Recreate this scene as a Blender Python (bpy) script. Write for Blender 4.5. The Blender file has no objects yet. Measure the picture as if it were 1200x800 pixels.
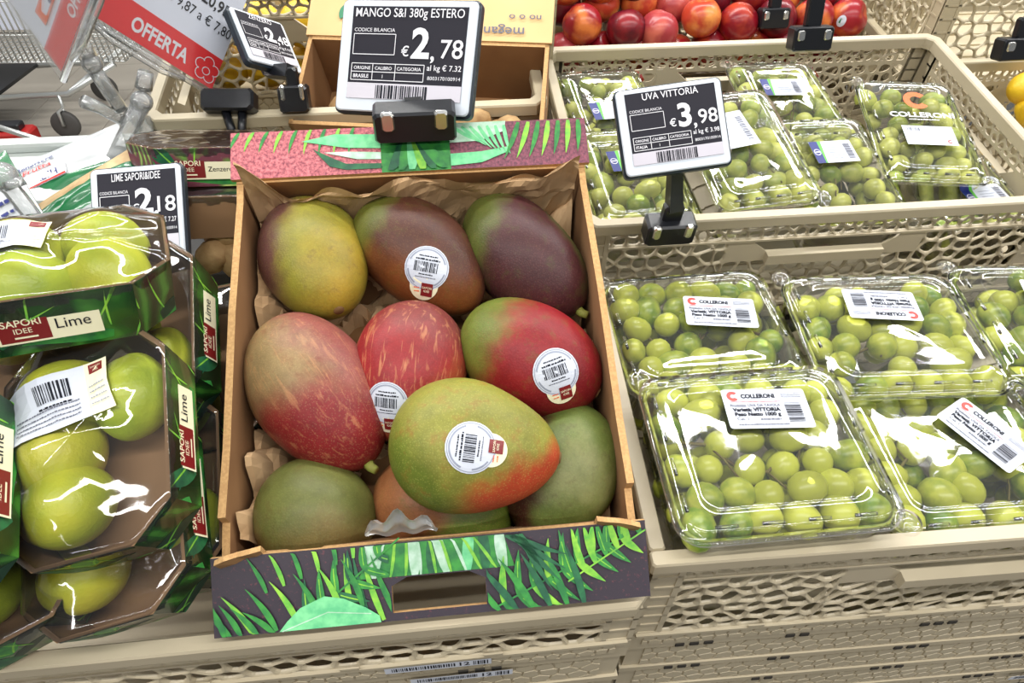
import bpy, math, random
import numpy as np
from mathutils import Matrix, Vector, noise
from mathutils.bvhtree import BVHTree

S = bpy.context.scene
COL = S.collection
R = math.radians

# ------------------------------------------------------------------ camera
FPX = 850.0
_X = np.array([.9945, .068, -.08]); _X /= np.linalg.norm(_X)
_N = np.array([0, math.cos(R(40)), math.sin(R(40))]); _N -= _X * (_N @ _X); _N /= np.linalg.norm(_N)
_Y = np.cross(_N, _X)
CM = np.stack([_X, _Y, _N], 1)            # camera axes from world axes
CAMPOS = Vector((0, 0, 1.45))
cam_rot = Matrix(CM.T.tolist())
cd = bpy.data.cameras.new('camera'); cam = bpy.data.objects.new('camera', cd); COL.objects.link(cam)
cd.sensor_width = 36; cd.lens = FPX / 1200 * 36; cd.clip_start = .02; cd.clip_end = 60
cam.matrix_world = Matrix.Translation(CAMPOS) @ cam_rot.to_4x4()
S.camera = cam
CR, CU, CF = cam_rot @ Vector((1, 0, 0)), cam_rot @ Vector((0, 1, 0)), cam_rot @ Vector((0, 0, -1))

# ------------------------------------------------------------------ light
W = bpy.data.worlds.new('store_ambient'); S.world = W; W.use_nodes = True
W.node_tree.nodes['Background'].inputs[0].default_value = (.93, .96, 1, 1)
W.node_tree.nodes['Background'].inputs[1].default_value = .13
def tube_light(x, y, z, lx, ly, power):
    l = bpy.data.lights.new('ceiling_tube_and_fill', 'AREA'); l.shape = 'RECTANGLE'; l.size = lx; l.size_y = ly
    l.energy = power; l.color = (1, .985, .955)
    o = bpy.data.objects.new('ceiling_tube_and_fill', l); COL.objects.link(o); o.location = (x, y, z)
for ly, pw in ((-2.7, 95), (-.5, 105), (1.55, 150), (3.5, 120), (5.5, 90)):  # first row is an unseen fill behind the camera, added to brighten upright crate fronts
    tube_light(.2, ly, 3.3, 8.0, .12, pw)
S.view_settings.view_transform = 'Standard'; S.view_settings.look = 'None'
S.view_settings.gamma = 1; S.view_settings.use_curve_mapping = False
S.view_settings.exposure = .35
S.cycles.transparent_max_bounces = 24; S.cycles.max_bounces = 8
S.cycles.caustics_reflective = False; S.cycles.caustics_refractive = False

# ------------------------------------------------------------------ helpers
def ray(px, py):
    return (CR * ((px - 600) / FPX) + CU * ((400 - py) / FPX) + CF).normalized()
def at(px, py, d):
    return CAMPOS + ray(px, py) * d
def frame(o, tilt=0, yaw=0, lean=0, spin=0):
    "tilt: back edge up (about x); lean: about the local y; spin: about the local normal"
    return Matrix.Translation(o) @ Matrix.Rotation(R(yaw), 4, 'Z') @ Matrix.Rotation(R(tilt), 4, 'X') @ Matrix.Rotation(R(lean), 4, 'Y') @ Matrix.Rotation(R(spin), 4, 'Z')
def hit(px, py, M, z=0):
    "local xy on the plane z of frame M where the sight line through a picture point meets it"
    n = (M.to_3x3() @ Vector((0, 0, 1))); o = M @ Vector((0, 0, z)); r = ray(px, py)
    return M.inverted() @ (CAMPOS + r * ((o - CAMPOS).dot(n) / r.dot(n)))
def facing(o, x2, y2, a=0, b=0):
    "frame at o whose x and y run along picture directions x2, y2 with depth parts a, b"
    x = (CR * x2[0] + CU * x2[1]).normalized() + CF * a; x.normalize()
    y = (CR * y2[0] + CU * y2[1]).normalized() + CF * b
    z = x.cross(y).normalized(); y = z.cross(x)
    M = Matrix((x, y, z)).transposed().to_4x4(); M.translation = o
    return M

def frame3(o, px, py):
    "frame at o with x towards px and y towards py"
    x = (px-o).normalized(); z = x.cross(py-o).normalized(); y = z.cross(x)
    M = Matrix((x, y, z)).transposed().to_4x4(); M.translation = o
    return M

class MB:
    "collects geometry for ONE mesh"
    def __init__(s): s.v = []; s.f = []; s.m = []; s.mats = []; s.sm = []
    def mi(s, mat):
        if mat not in s.mats: s.mats.append(mat)
        return s.mats.index(mat)
    def add(s, vs, fs, mat, smooth=False, M=None):
        b = len(s.v); k = s.mi(mat)
        s.v += [tuple(M @ Vector(v)) for v in vs] if M is not None else [tuple(v) for v in vs]
        for f in fs:
            s.f.append([i + b for i in f]); s.m.append(k); s.sm.append(smooth)
        return s
    def box(s, x0, y0, z0, x1, y1, z1, mat, M=None):
        v = [(x0,y0,z0),(x1,y0,z0),(x1,y1,z0),(x0,y1,z0),(x0,y0,z1),(x1,y0,z1),(x1,y1,z1),(x0,y1,z1)]
        return s.add(v, [(0,3,2,1),(4,5,6,7),(0,1,5,4),(1,2,6,5),(2,3,7,6),(3,0,4,7)], mat, False, M)
    def bbox(s, x0, y0, z0, x1, y1, z1, mat, c=.002, M=None):
        "box with chamfered vertical edges and top"
        c = min(c, (x1-x0)*.45, (y1-y0)*.45, (z1-z0)*.45)
        def loop(i, z): return [(x0+i+c,y0+i,z),(x1-i-c,y0+i,z),(x1-i,y0+i+c,z),(x1-i,y1-i-c,z),(x1-i-c,y1-i,z),(x0+i+c,y1-i,z),(x0+i,y1-i-c,z),(x0+i,y0+i+c,z)]
        return s.loft([loop(c*.6, z0), loop(0, z0+c), loop(0, z1-c), loop(c*.6, z1)], mat, True, True, False, M)
    def loft(s, loops, mat, cap0=False, cap1=False, smooth=True, M=None):
        n = len(loops[0]); v = [p for l in loops for p in l]; f = []
        for k in range(len(loops)-1):
            for i in range(n):
                j = (i+1) % n; f.append((k*n+i, k*n+j, (k+1)*n+j, (k+1)*n+i))
        if cap0: f.append(tuple(range(n-1, -1, -1)))
        if cap1: f.append(tuple((len(loops)-1)*n + i for i in range(n)))
        return s.add(v, f, mat, smooth, M)
    def tube(s, pts, r, mat, n=8, smooth=True, M=None):
        pts = [Vector(p) for p in pts]; rs = r if isinstance(r, (list, tuple)) else [r]*len(pts)
        loops = []; up = None
        for i, p in enumerate(pts):
            d = (pts[min(i+1, len(pts)-1)] - pts[max(i-1, 0)]).normalized()
            if up is None: up = d.orthogonal().normalized()
            up = (up - d * up.dot(d))
            up = up.normalized() if up.length > 1e-6 else d.orthogonal().normalized()
            w = d.cross(up)
            loops.append([tuple(p + (up*math.cos(2*math.pi*k/n) + w*math.sin(2*math.pi*k/n)) * rs[i]) for k in range(n)])
        return s.loft(loops, mat, True, True, smooth, M)
    def grid(s, nu, nv, fn, mat, smooth=True, M=None):
        v = [fn(i/nu, j/nv) for j in range(nv+1) for i in range(nu+1)]
        f = [(j*(nu+1)+i, j*(nu+1)+i+1, (j+1)*(nu+1)+i+1, (j+1)*(nu+1)+i) for j in range(nv) for i in range(nu)]
        return s.add(v, f, mat, smooth, M)
    def mesh(s, name):
        me = bpy.data.meshes.new(name); me.from_pydata(s.v, [], s.f)
        for m in s.mats: me.materials.append(m)
        me.polygons.foreach_set('material_index', s.m); me.polygons.foreach_set('use_smooth', s.sm)
        me.update(); return me
    def build(s, name, parent=None, M=None):
        return obj(name, s.mesh(name), parent, M)
def obj(name, me, parent=None, M=None):
    o = bpy.data.objects.new(name, me); COL.objects.link(o)
    if parent is not None: o.parent = parent
    if M is not None: o.matrix_basis = M
    return o
def thing(name, M, label, cat, group=None, kind=None):
    o = bpy.data.objects.new(name, None); COL.objects.link(o); o.matrix_world = M; o.empty_display_size = .03
    return tag(o, label, cat, group, kind)
def tag(o, label=None, cat=None, group=None, kind=None):
    for k, v in (('label', label), ('category', cat), ('group', group), ('kind', kind)):
        if v: o[k] = v
    return o

# ------------------------------------------------------------------ materials
def new_mat(name):
    m = bpy.data.materials.new(name); m.use_nodes = True
    nt = m.node_tree; return m, nt, nt.nodes['Principled BSDF']
def nd(nt, t, **kw):
    n = nt.nodes.new(t)
    for k, v in kw.items():
        if k in n.inputs: n.inputs[k].default_value = v
        else: setattr(n, k, v)
    return n
def c4(c): return (c[0], c[1], c[2], 1)
def hexc(h):
    "colour from sRGB 0-255"
    return tuple(((x/255)/12.92 if x/255 <= .04045 else ((x/255+.055)/1.055)**2.4) for x in h)
def ramp(nt, fac, stops):
    r = nt.nodes.new('ShaderNodeValToRGB'); e = r.color_ramp.elements
    while len(e) < len(stops): e.new(.5)
    for i, (p, c) in enumerate(stops): e[i].position = p; e[i].color = c4(c)
    nt.links.new(fac, r.inputs[0]); return r.outputs[0]
def mat(name, c, rough=.5, c2=None, scale=20, contrast=(.35, .65), bump=0, bscale=None, metal=0, spec=.5, sss=0, coat=0, stretch=None):
    m, nt, b = new_mat(name)
    b.inputs['Base Color'].default_value = c4(c); b.inputs['Roughness'].default_value = rough
    b.inputs['Metallic'].default_value = metal; b.inputs['Specular IOR Level'].default_value = spec
    if coat: b.inputs['Coat Weight'].default_value = coat; b.inputs['Coat Roughness'].default_value = .08
    if sss:
        b.inputs['Subsurface Weight'].default_value = sss; b.inputs['Subsurface Scale'].default_value = .01
        b.inputs['Subsurface Radius'].default_value = (1, .8, .3)
    tc = nd(nt, 'ShaderNodeTexCoord'); vec = tc.outputs['Object']
    if stretch:
        mp = nd(nt, 'ShaderNodeMapping'); mp.inputs['Scale'].default_value = stretch
        nt.links.new(vec, mp.inputs[0]); vec = mp.outputs[0]
    n = nd(nt, 'ShaderNodeTexNoise', Scale=scale, Detail=4.0); nt.links.new(vec, n.inputs['Vector'])
    if c2: nt.links.new(ramp(nt, n.outputs[0], [(contrast[0], c), (contrast[1], c2)]), b.inputs['Base Color'])
    if bump:
        n2 = nd(nt, 'ShaderNodeTexNoise', Scale=bscale or scale, Detail=3.0); nt.links.new(vec, n2.inputs['Vector'])
        bp = nd(nt, 'ShaderNodeBump', Strength=bump, Distance=.002); nt.links.new(n2.outputs[0], bp.inputs['Height'])
        nt.links.new(bp.outputs[0], b.inputs['Normal'])
    return m
def clear(name, tint=(1, 1, 1), refl=1.0, rough=.04, haze=.03, bump=0, bscale=60):
    "thin clear plastic: light passes straight, glossy by angle"
    m = bpy.data.materials.new(name); m.use_nodes = True; nt = m.node_tree; nt.nodes.clear()
    out = nd(nt, 'ShaderNodeOutputMaterial'); tr = nd(nt, 'ShaderNodeBsdfTransparent'); tr.inputs[0].default_value = c4(tint)
    gl = nd(nt, 'ShaderNodeBsdfGlossy', Roughness=rough); gl.inputs[0].default_value = (1, 1, 1, 1)
    fr = nd(nt, 'ShaderNodeFresnel', IOR=1.5); mu = nd(nt, 'ShaderNodeMath', operation='MULTIPLY'); mu.inputs[1].default_value = refl; mu.use_clamp = True
    nt.links.new(fr.outputs[0], mu.inputs[0])
    df = nd(nt, 'ShaderNodeBsdfDiffuse'); df.inputs[0].default_value = (.9, .93, .93, 1)
    m1 = nd(nt, 'ShaderNodeMixShader'); m1.inputs[0].default_value = haze
    nt.links.new(tr.outputs[0], m1.inputs[1]); nt.links.new(df.outputs[0], m1.inputs[2])
    m2 = nd(nt, 'ShaderNodeMixShader'); nt.links.new(mu.outputs[0], m2.inputs[0])
    nt.links.new(m1.outputs[0], m2.inputs[1]); nt.links.new(gl.outputs[0], m2.inputs[2]); nt.links.new(m2.outputs[0], out.inputs[0])
    if bump:
        tc = nd(nt, 'ShaderNodeTexCoord'); n2 = nd(nt, 'ShaderNodeTexNoise', Scale=bscale, Detail=2.0); nt.links.new(tc.outputs['Object'], n2.inputs['Vector'])
        bp = nd(nt, 'ShaderNodeBump', Strength=bump, Distance=.004); nt.links.new(n2.outputs[0], bp.inputs['Height'])
        nt.links.new(bp.outputs[0], gl.inputs['Normal']); nt.links.new(bp.outputs[0], fr.inputs['Normal'])
    return m

M_ = {}
M_['crate'] = mat('beige_plastic', hexc((192,180,154)), .42, hexc((180,168,142)), 6, (.3,.7), .08, 90)
M_['crate2'] = mat('beige_plastic_far', hexc((190,178,150)), .45, hexc((178,166,138)), 6)
M_['groove'] = mat('dark_slot', hexc((40,36,30)), .8)
M_['card'] = mat('brown_cardboard', hexc((172,130,86)), .85, hexc((150,110,68)), 9, (.3,.7), .12, 60)
M_['cardin'] = mat('brown_cardboard_inside', hexc((150,110,70)), .9, hexc((130,92,56)), 12, (.3,.7), .1, 40)
M_['corr'] = mat('corrugated_edge', hexc((196,156,104)), .9, hexc((180,140,92)), 400, (.4,.6))
M_['paper'] = mat('kraft_paper', hexc((206,172,130)), .8, hexc((184,148,106)), 14, (.3,.7), .35, 45)
M_['black'] = mat('black_plastic', (.008,.009,.012), .3, bump=.05, bscale=200)
M_['chrome'] = mat('bright_metal', (.8,.8,.78), .25, metal=1)
M_['frame'] = mat('display_frame', hexc((212,219,228)), .4, hexc((200,208,218)), 8)
M_['frameedge'] = mat('display_edge', hexc((34,44,54)), .35)
M_['screen'] = mat('screen_black', hexc((20,18,32)), .5, spec=.25)
M_['screen_pale'] = mat('screen_pale', hexc((190,186,196)), .3)
M_['ink_w'] = mat('white_print', hexc((225,224,230)), .5)
M_['ink_g'] = mat('grey_print', hexc((92,94,108)), .5)
M_['ink_k'] = mat('black_print', hexc((22,24,34)), .7, spec=.2)
M_['ink_lg'] = mat('pale_print', hexc((140,146,162)), .5)
M_['ink_red'] = mat('red_print', hexc((214,50,40)), .4)
M_['ink_maroon'] = mat('maroon_print', hexc((120,24,26)), .4)
M_['ink_orange'] = mat('orange_print', hexc((238,96,30)), .4)
M_['ink_navy'] = mat('navy_print', hexc((26,38,110)), .4)
M_['ink_green'] = mat('green_print', hexc((90,180,60)), .4)
M_['ink_dgreen'] = mat('dark_green_print', hexc((22,110,62)), .4)
M_['white'] = mat('white_label', hexc((204,209,220)), .75, hexc((196,201,213)), 10, spec=.2)
M_['cream'] = mat('cream_label', hexc((236,230,196)), .5)
M_['signred'] = mat('sign_red', hexc((222,24,30)), .35)
M_['signwhite'] = mat('sign_white', hexc((222,226,240)), .4)
M_['clear'] = clear('clear_punnet_plastic', (.985,.992,.988), 1.5, .045, .025, .06, 30)
M_['film'] = clear('cling_film', (.99,.99,.985), 1.1, .05, .012, .06, 30)
M_['pane'] = clear('clear_sign_pane', (.985,.99,.99), .5, .08, .01)
M_['acryl'] = clear('clear_acrylic', (.99,.99,.99), 1.5, .09, .28)
M_['steel'] = mat('cart_steel', (.55,.57,.56), .35, metal=.8)

# ------------------------------------------------------------------ flat print
_tc = {}
def text2d(s, size, bold=0.0):
    k = (s, round(bold, 4))
    if k not in _tc:
        cu = bpy.data.curves.new('t', 'FONT'); cu.body = s; cu.size = 1; cu.resolution_u = 3; cu.offset = bold; cu.dimensions = '2D'; cu.fill_mode = 'FRONT'
        o = bpy.data.objects.new('t', cu); me = o.to_mesh()
        _tc[k] = ([(v.co.x, v.co.y) for v in me.vertices], [tuple(p.vertices) for p in me.polygons])
        o.to_mesh_clear(); bpy.data.objects.remove(o); bpy.data.curves.remove(cu)
    v, f = _tc[k]; return [(x*size, y*size) for x, y in v], f
class Art:
    "flat print: layered shapes in the plane, mapped to a surface when built"
    def __init__(s): s.it = []
    def rect(s, x0, y0, x1, y1, m, n=1):
        k = max(1, n); vs = [(x0+(x1-x0)*i/k, y0+(y1-y0)*j/k) for j in range(k+1) for i in range(k+1)]
        fs = [(j*(k+1)+i, j*(k+1)+i+1, (j+1)*(k+1)+i+1, (j+1)*(k+1)+i) for j in range(k) for i in range(k)]
        s.it.append((vs, fs, m)); return s
    def poly(s, pts, m): s.it.append((list(pts), [tuple(range(len(pts)))], m)); return s
    def rrect(s, x0, y0, x1, y1, r, m):
        p = []
        for cx, cy, a in ((x1-r,y1-r,0),(x0+r,y1-r,90),(x0+r,y0+r,180),(x1-r,y0+r,270)):
            p += [(cx+r*math.cos(R(a+t)), cy+r*math.sin(R(a+t))) for t in (0,30,60,90)]
        return s.poly(p, m)
    def disc(s, cx, cy, r, m, rings=3, n=28, sy=1):
        vs = [(cx, cy)]; fs = []
        for k in range(1, rings+1): vs += [(cx+r*k/rings*math.cos(2*math.pi*i/n), cy+sy*r*k/rings*math.sin(2*math.pi*i/n)) for i in range(n)]
        for i in range(n):
            j = (i+1) % n; fs.append((0, 1+i, 1+j))
            for k in range(rings-1): a = 1+k*n; fs.append((a+i, a+n+i, a+n+j, a+j))
        s.it.append((vs, fs, m)); return s
    def arc(s, cx, cy, r0, r1, a0, a1, m, n=20):
        vs = []; fs = []
        for i in range(n+1):
            t = R(a0+(a1-a0)*i/n); vs += [(cx+r0*math.cos(t), cy+r0*math.sin(t)), (cx+r1*math.cos(t), cy+r1*math.sin(t))]
        for i in range(n): fs.append((2*i, 2*i+1, 2*i+3, 2*i+2))
        s.it.append((vs, fs, m)); return s
    def line(s, pts, w, m):
        for (a, b), (c, d) in zip(pts, pts[1:]):
            l = math.hypot(c-a, d-b) or 1; nx, ny = -(d-b)/l*w/2, (c-a)/l*w/2
            s.it.append(([(a+nx,b+ny),(a-nx,b-ny),(c-nx,d-ny),(c+nx,d+ny)], [(0,1,2,3)], m))
        return s
    def box(s, x0, y0, x1, y1, w, m): return s.line([(x0,y0),(x1,y0),(x1,y1),(x0,y1),(x0,y0)], w, m)
    def text(s, t, x, y, size, m, align='L', bold=0, wid=None, rot=0):
        v, f = text2d(t, size, bold)
        if not v: return s
        x0 = min(p[0] for p in v); x1 = max(p[0] for p in v); k = wid/(x1-x0) if wid else 1
        w = (x1-x0)*k; ox = {'L': 0, 'C': -w/2, 'R': -w}[align]; c_, s_ = math.cos(R(rot)), math.sin(R(rot))
        pts = [((p[0]-x0)*k+ox, p[1]) for p in v]
        s.it.append(([(x+p[0]*c_-p[1]*s_, y+p[0]*s_+p[1]*c_) for p in pts], f, m)); return s
    def bars(s, x0, y0, x1, y1, m, n=24, seed=1, vert=True):
        rnd = random.Random(seed); L = (x1-x0) if vert else (y1-y0); p = 0; u = L/(n*2)
        while p < L:
            w = u*rnd.choice((.6,.9,1.2,1.8))
            if p+w > L: break
            if vert: s.rect(x0+p, y0, x0+p+w, y1, m)
            else: s.rect(x0, y0+p, x1, y0+p+w, m)
            p += w + u*rnd.choice((.7,1,1.4))
        return s
    def scribble(s, x0, y, x1, h, m, seed=1):
        "a line of print too small to read"
        rnd = random.Random(seed); p = x0
        while p < x1:
            w = h*rnd.uniform(.5,1.6); s.rect(p, y, min(p+w*.8, x1), y+h*rnd.uniform(.5,.75), m); p += w
        return s
    def build(s, name, parent, fn, off=.0003, step=.00012, M=None):
        mb = MB(); last = None; lev = 0
        for vs, fs, m in s.it:
            if m is not last: lev += 1; last = m
            h = off + step*lev
            mb.add([fn(u, v, h) for u, v in vs], fs, m)
        return mb.build(name, parent, M)
def flat(M=None):
    M = M or Matrix()
    return lambda u, v, h: tuple(M @ Vector((u, v, h)))
def barycentre(ps): return (sum(p[0] for p in ps)/len(ps), sum(p[1] for p in ps)/len(ps))

# ------------------------------------------------------------------ crates
def cells2d(x0, y0, x1, y1, size, seed, jit=.36):
    rnd = random.Random(seed); pts = []
    nx = max(1, round((x1-x0)/size)); ny = max(1, round((y1-y0)/(size*.9)))
    for j in range(-1, ny+1):
        for i in range(-1, nx+2):
            pts.append((x0+(i+.5*(j % 2)+rnd.uniform(-jit,jit))*(x1-x0)/nx, y0+(j+.5+rnd.uniform(-jit,jit))*(y1-y0)/ny))
    A = np.array(pts); out = []
    for k, p in enumerate(pts):
        d = ((A-A[k])**2).sum(1); idx = np.argsort(d)[1:15]
        poly = [(x0,y0),(x1,y0),(x1,y1),(x0,y1)]
        for q in idx:
            mx, my = (p[0]+A[q,0])/2, (p[1]+A[q,1])/2; nx_, ny_ = A[q,0]-p[0], A[q,1]-p[1]
            new = []; n = len(poly)
            for i in range(n):
                a, b = poly[i], poly[(i+1) % n]
                da = (a[0]-mx)*nx_+(a[1]-my)*ny_; db = (b[0]-mx)*nx_+(b[1]-my)*ny_
                if da <= 0: new.append(a)
                if da*db < 0: t = da/(da-db); new.append((a[0]+(b[0]-a[0])*t, a[1]+(b[1]-a[1])*t))
            poly = new
            if len(poly) < 3: break
        if len(poly) < 3: continue
        ar = abs(sum(poly[i][0]*poly[(i+1) % len(poly)][1]-poly[(i+1) % len(poly)][0]*poly[i][1] for i in range(len(poly))))/2
        # drop near-duplicate corners
        cl = [q for i, q in enumerate(poly) if math.hypot(q[0]-poly[i-1][0], q[1]-poly[i-1][1]) > size*.03]
        if len(cl) >= 3: out.append((cl, ar))
    return out
def lattice(mb, x0, y0, x1, y1, size, th, mat, seed=1, strut=.0035, fn=None):
    "moulded wall of irregular openings; fn(u, v, w) places it, w across the thickness"
    for poly, ar in cells2d(x0, y0, x1, y1, size, seed):
        cx, cy = barycentre(poly); rad = math.sqrt(ar/math.pi); n = len(poly)
        k = 1 - strut/max(rad, 1e-4)
        if k < .3: 
            f = [fn(*p, 0) for p in poly]; g = [fn(*p, th) for p in poly]
            mb.add(f+g, [tuple(range(n)), tuple(range(2*n-1, n-1, -1))], mat); continue
        O, I = [], []
        for i in range(n):
            a, b = poly[i], poly[(i+1) % n]
            for t in (.25, .75): O.append((a[0]+(b[0]-a[0])*t, a[1]+(b[1]-a[1])*t))
        I = [(cx+(p[0]-cx)*k, cy+(p[1]-cy)*k) for p in O]; m = 2*n
        I2 = [(cx+(p[0]-cx)*k*.93, cy+(p[1]-cy)*k*.93) for p in O]
        vs = [fn(*p, 0) for p in O]+[fn(*p, .0012) for p in I]+[fn(*p, th) for p in I2]+[fn(*p, th) for p in O]+[fn(*p, 0) for p in poly]+[fn(*p, th) for p in poly]
        fs = []
        for i in range(m):
            j = (i+1) % m
            fs += [(i, j, m+j, m+i), (m+i, m+j, 2*m+j, 2*m+i), (2*m+i, 2*m+j, 3*m+j, 3*m+i)]
        for i in range(n):
            c = 4*m+i; fs.append((c, 2*i, (2*i-1) % m)); fs.append((c+n, 3*m+(2*i-1) % m, 3*m+2*i))
        mb.add(vs, fs, mat)
def relief(mb, x0, y0, x1, y1, size, mat, seed, fn, hgt=.0009, gap=.0007):
    "raised pads of the honeycomb moulding"
    for poly, ar in cells2d(x0, y0, x1, y1, size, seed, .22):
        cx, cy = barycentre(poly); rad = math.sqrt(ar/math.pi); k = 1-gap/max(rad, 1e-4)
        if k < .4: continue
        n = len(poly); a = [fn(cx+(p[0]-cx)*k, cy+(p[1]-cy)*k, 0) for p in poly]; b = [fn(cx+(p[0]-cx)*k*.96, cy+(p[1]-cy)*k*.96, -hgt) for p in poly]
        mb.add(a+b, [(i, (i+1) % n, n+(i+1) % n, n+i) for i in range(n)]+[tuple(range(n, 2*n))], mat)
_wc = {}
RIM = .017
def wall_mesh(w, h, mt, seed, cell=.021, handle=True, base=.032):
    "one crate wall: u along 0..w, v up 0..h, outside at w=0 facing -y, inside +y"
    key = (round(w,3), round(h,3), mt.name, seed, cell, handle)
    if key in _wc: return _wc[key]
    mb = MB(); th = .0032; fn = lambda u, v, t: (u, t, v)
    top = h-RIM; e = .028
    band = min(.024, (top-base)*.3); z1 = top-band
    lattice(mb, e, z1, w-e, top, cell*.8, th, mt, seed, .0017, fn)
    mb.box(e, -.0015, z1-.003, w-e, th, z1, mt)
    zl, zh = base, z1-.003
    if handle and zh-zl > .06:
        hw = min(.098, w*.24); cx = w/2; hz0 = zh-.019; hb = hz0-.015
        xa, xb = cx-hw, cx+hw
        lattice(mb, e, zl, xa-.03, zh, cell, th, mt, seed+1, .0019, fn)
        lattice(mb, xb+.03, zl, w-e, zh, cell, th, mt, seed+2, .0019, fn)
        if hb-.01 > zl: lattice(mb, xa-.03, zl, xb+.03, hb, cell, th, mt, seed+3, .0019, fn)
        # plate round the grip: slanted cheeks and a turned-out lip
        for sx in (-1, 1):
            p = [(cx+sx*(hw+.03), hb), (cx+sx*(hw-.022), hb), (cx+sx*(hw-.022), hz0), (cx+sx*(hw), zh), (cx+sx*(hw+.03), zh)]
            vs = [fn(*q, 0) for q in p]+[fn(*q, th) for q in p]; n = 5
            mb.add(vs, [tuple(range(n)), tuple(range(n, 2*n))]+[(i, (i+1) % n, n+(i+1) % n, n+i) for i in range(n)], mt)
        mb.box(cx-hw+.022, -.009, hb, cx+hw-.022, th, hz0, mt)
    else:
        lattice(mb, e, zl, w-e, zh, cell, th, mt, seed+1, .0019, fn)
    mb.box(0, 0, 0, w, th, base-.004, mt); mb.box(.004, -.003, base-.005, w-.004, th+.001, base, mt)
    relief(mb, .012, .003, w-.012, base-.006, .014, mt, seed+7, lambda u, v, t: (u, t, v), .0016, .001)
    # end posts with rungs
    for x0, x1 in ((0, e), (w-e, w)):
        mb.box(x0, 0, base, x0+.005, th, top, mt); mb.box(x1-.005, 0, base, x1, th, top, mt); mb.box(x0, th-.002, base, x1, th, top, mt)
        k = max(3, int((top-base)/.02))
        for i in range(k+1):
            z = base+(top-base)*i/k; mb.box(x0, 0, z-.0015, x1, th, z+.0015, mt)
    for i in range(1, 5):
        x = w*i/5; mb.box(x-.008, -.0035, base+.004-.002, x+.008, -.002, base+.006, mt)
    _wc[key] = mb.mesh('wall'); return _wc[key]
def rim_mesh(w, d, h, mt):
    key = ('rim', w, d, h, mt.name)
    if key in _wc: return _wc[key]
    mb = MB()
    def loop(i, z, c=.012):
        x0, y0, x1, y1 = i, i, w-i, d-i; c = max(.002, c-i*.4)
        return [(x0+c,y0,z),(x1-c,y0,z),(x1,y0+c,z),(x1,y1-c,z),(x1-c,y1,z),(x0+c,y1,z),(x0,y1-c,z),(x0,y0+c,z)]
    mb.loft([loop(.008,h-RIM), loop(-.004,h-RIM), loop(-.006,h-RIM+.002), loop(-.006,h-.002), loop(-.0045,h), loop(.0065,h), loop(.008,h-.002), loop(.008,h-RIM)], mt, False, False, False)
    _wc[key] = mb.mesh('rim'); return _wc[key]
def open_rim(w, d, h, mt):
    mb = MB(); z = h-RIM
    mb.bbox(-.006, -.006, z, w+.006, .008, h, mt, .002); mb.bbox(-.006, .008, z, .008, d, h, mt, .002); mb.bbox(w-.008, .008, z, w+.006, d, h, mt, .002)
    return mb.mesh('rim')
def crate(M, w, d, h, label, mt='crate', seed=1, cell=.021, group='beige produce crates', skip=()):
    "origin at the front left bottom corner of the crate"
    mt = M_[mt]; t = thing('produce_crate', M, label, 'crate', group)
    if 'front' not in skip: obj('front_wall', wall_mesh(w, h, mt, seed, cell), t)
    if 'back' not in skip: obj('back_wall', wall_mesh(w, h, mt, seed, cell), t, Matrix.Translation((w, d, 0)) @ Matrix.Rotation(math.pi, 4, 'Z'))
    obj('side_wall', wall_mesh(d-.012, h, mt, seed+20, cell), t, Matrix.Translation((0, d-.006, 0)) @ Matrix.Rotation(-math.pi/2, 4, 'Z'))
    obj('side_wall', wall_mesh(d-.012, h, mt, seed+20, cell), t, Matrix.Translation((w, .006, 0)) @ Matrix.Rotation(math.pi/2, 4, 'Z'))
    obj('rim', open_rim(w, d, h, mt) if 'back' in skip else rim_mesh(w, d, h, mt), t)
    key = ('base', w, d, mt.name)
    if key not in _wc:
        mb = MB(); mb.box(.007, .007, .002, w-.007, d-.007, .006, mt)
        for i in range(1, 8): mb.box(.01, d*i/8-.002, .006, w-.01, d*i/8+.002, .009, mt)
        _wc[key] = mb.mesh('base')
    obj('base', _wc[key], t)
    return t
def folded_crate(M, w, d, h, label, group='folded flat crates in the stack'):
    t = thing('folded_crate', M, label, 'crate', group); mt = M_['crate']
    key = ('fold', w, d, h)
    if key not in _wc:
        b = MB(); b.box(.003, .003, 0, w-.003, d-.003, h-.012, mt)
        relief(b, .02, .003, w-.02, h-.016, .019, mt, 31, lambda u, v, q: (u, .003+q, v), .0016, .0011)
        r = MB(); 
        def loop(i, z): return [(i,i,z),(w-i,i,z),(w-i,d-i,z),(i,d-i,z)]
        r.loft([loop(.004,h-.012), loop(.0,h-.011), loop(.0,h-.002), loop(0,h), loop(.02,h), loop(.02,h-.006)], mt, False, True, False)
        s = MB(); rnd = random.Random(5); x = .05
        while x < w-.06:
            for q in range(rnd.choice((2, 2, 3))):
                s.box(x, -.0014, h-.010, x+.009, .001, h-.004, M_['groove']); x += .015
            x += rnd.uniform(.05, .13)
        _wc[key] = (b.mesh('body'), r.mesh('rim'), s.mesh('latch_slots'))
    for n, me in zip(('body', 'rim', 'latch_slots'), _wc[key]):
        o = obj(n, me, t)
        if n == 'latch_slots': o['kind'] = 'stuff'
    return t

CW, CD = .61, .39
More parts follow.
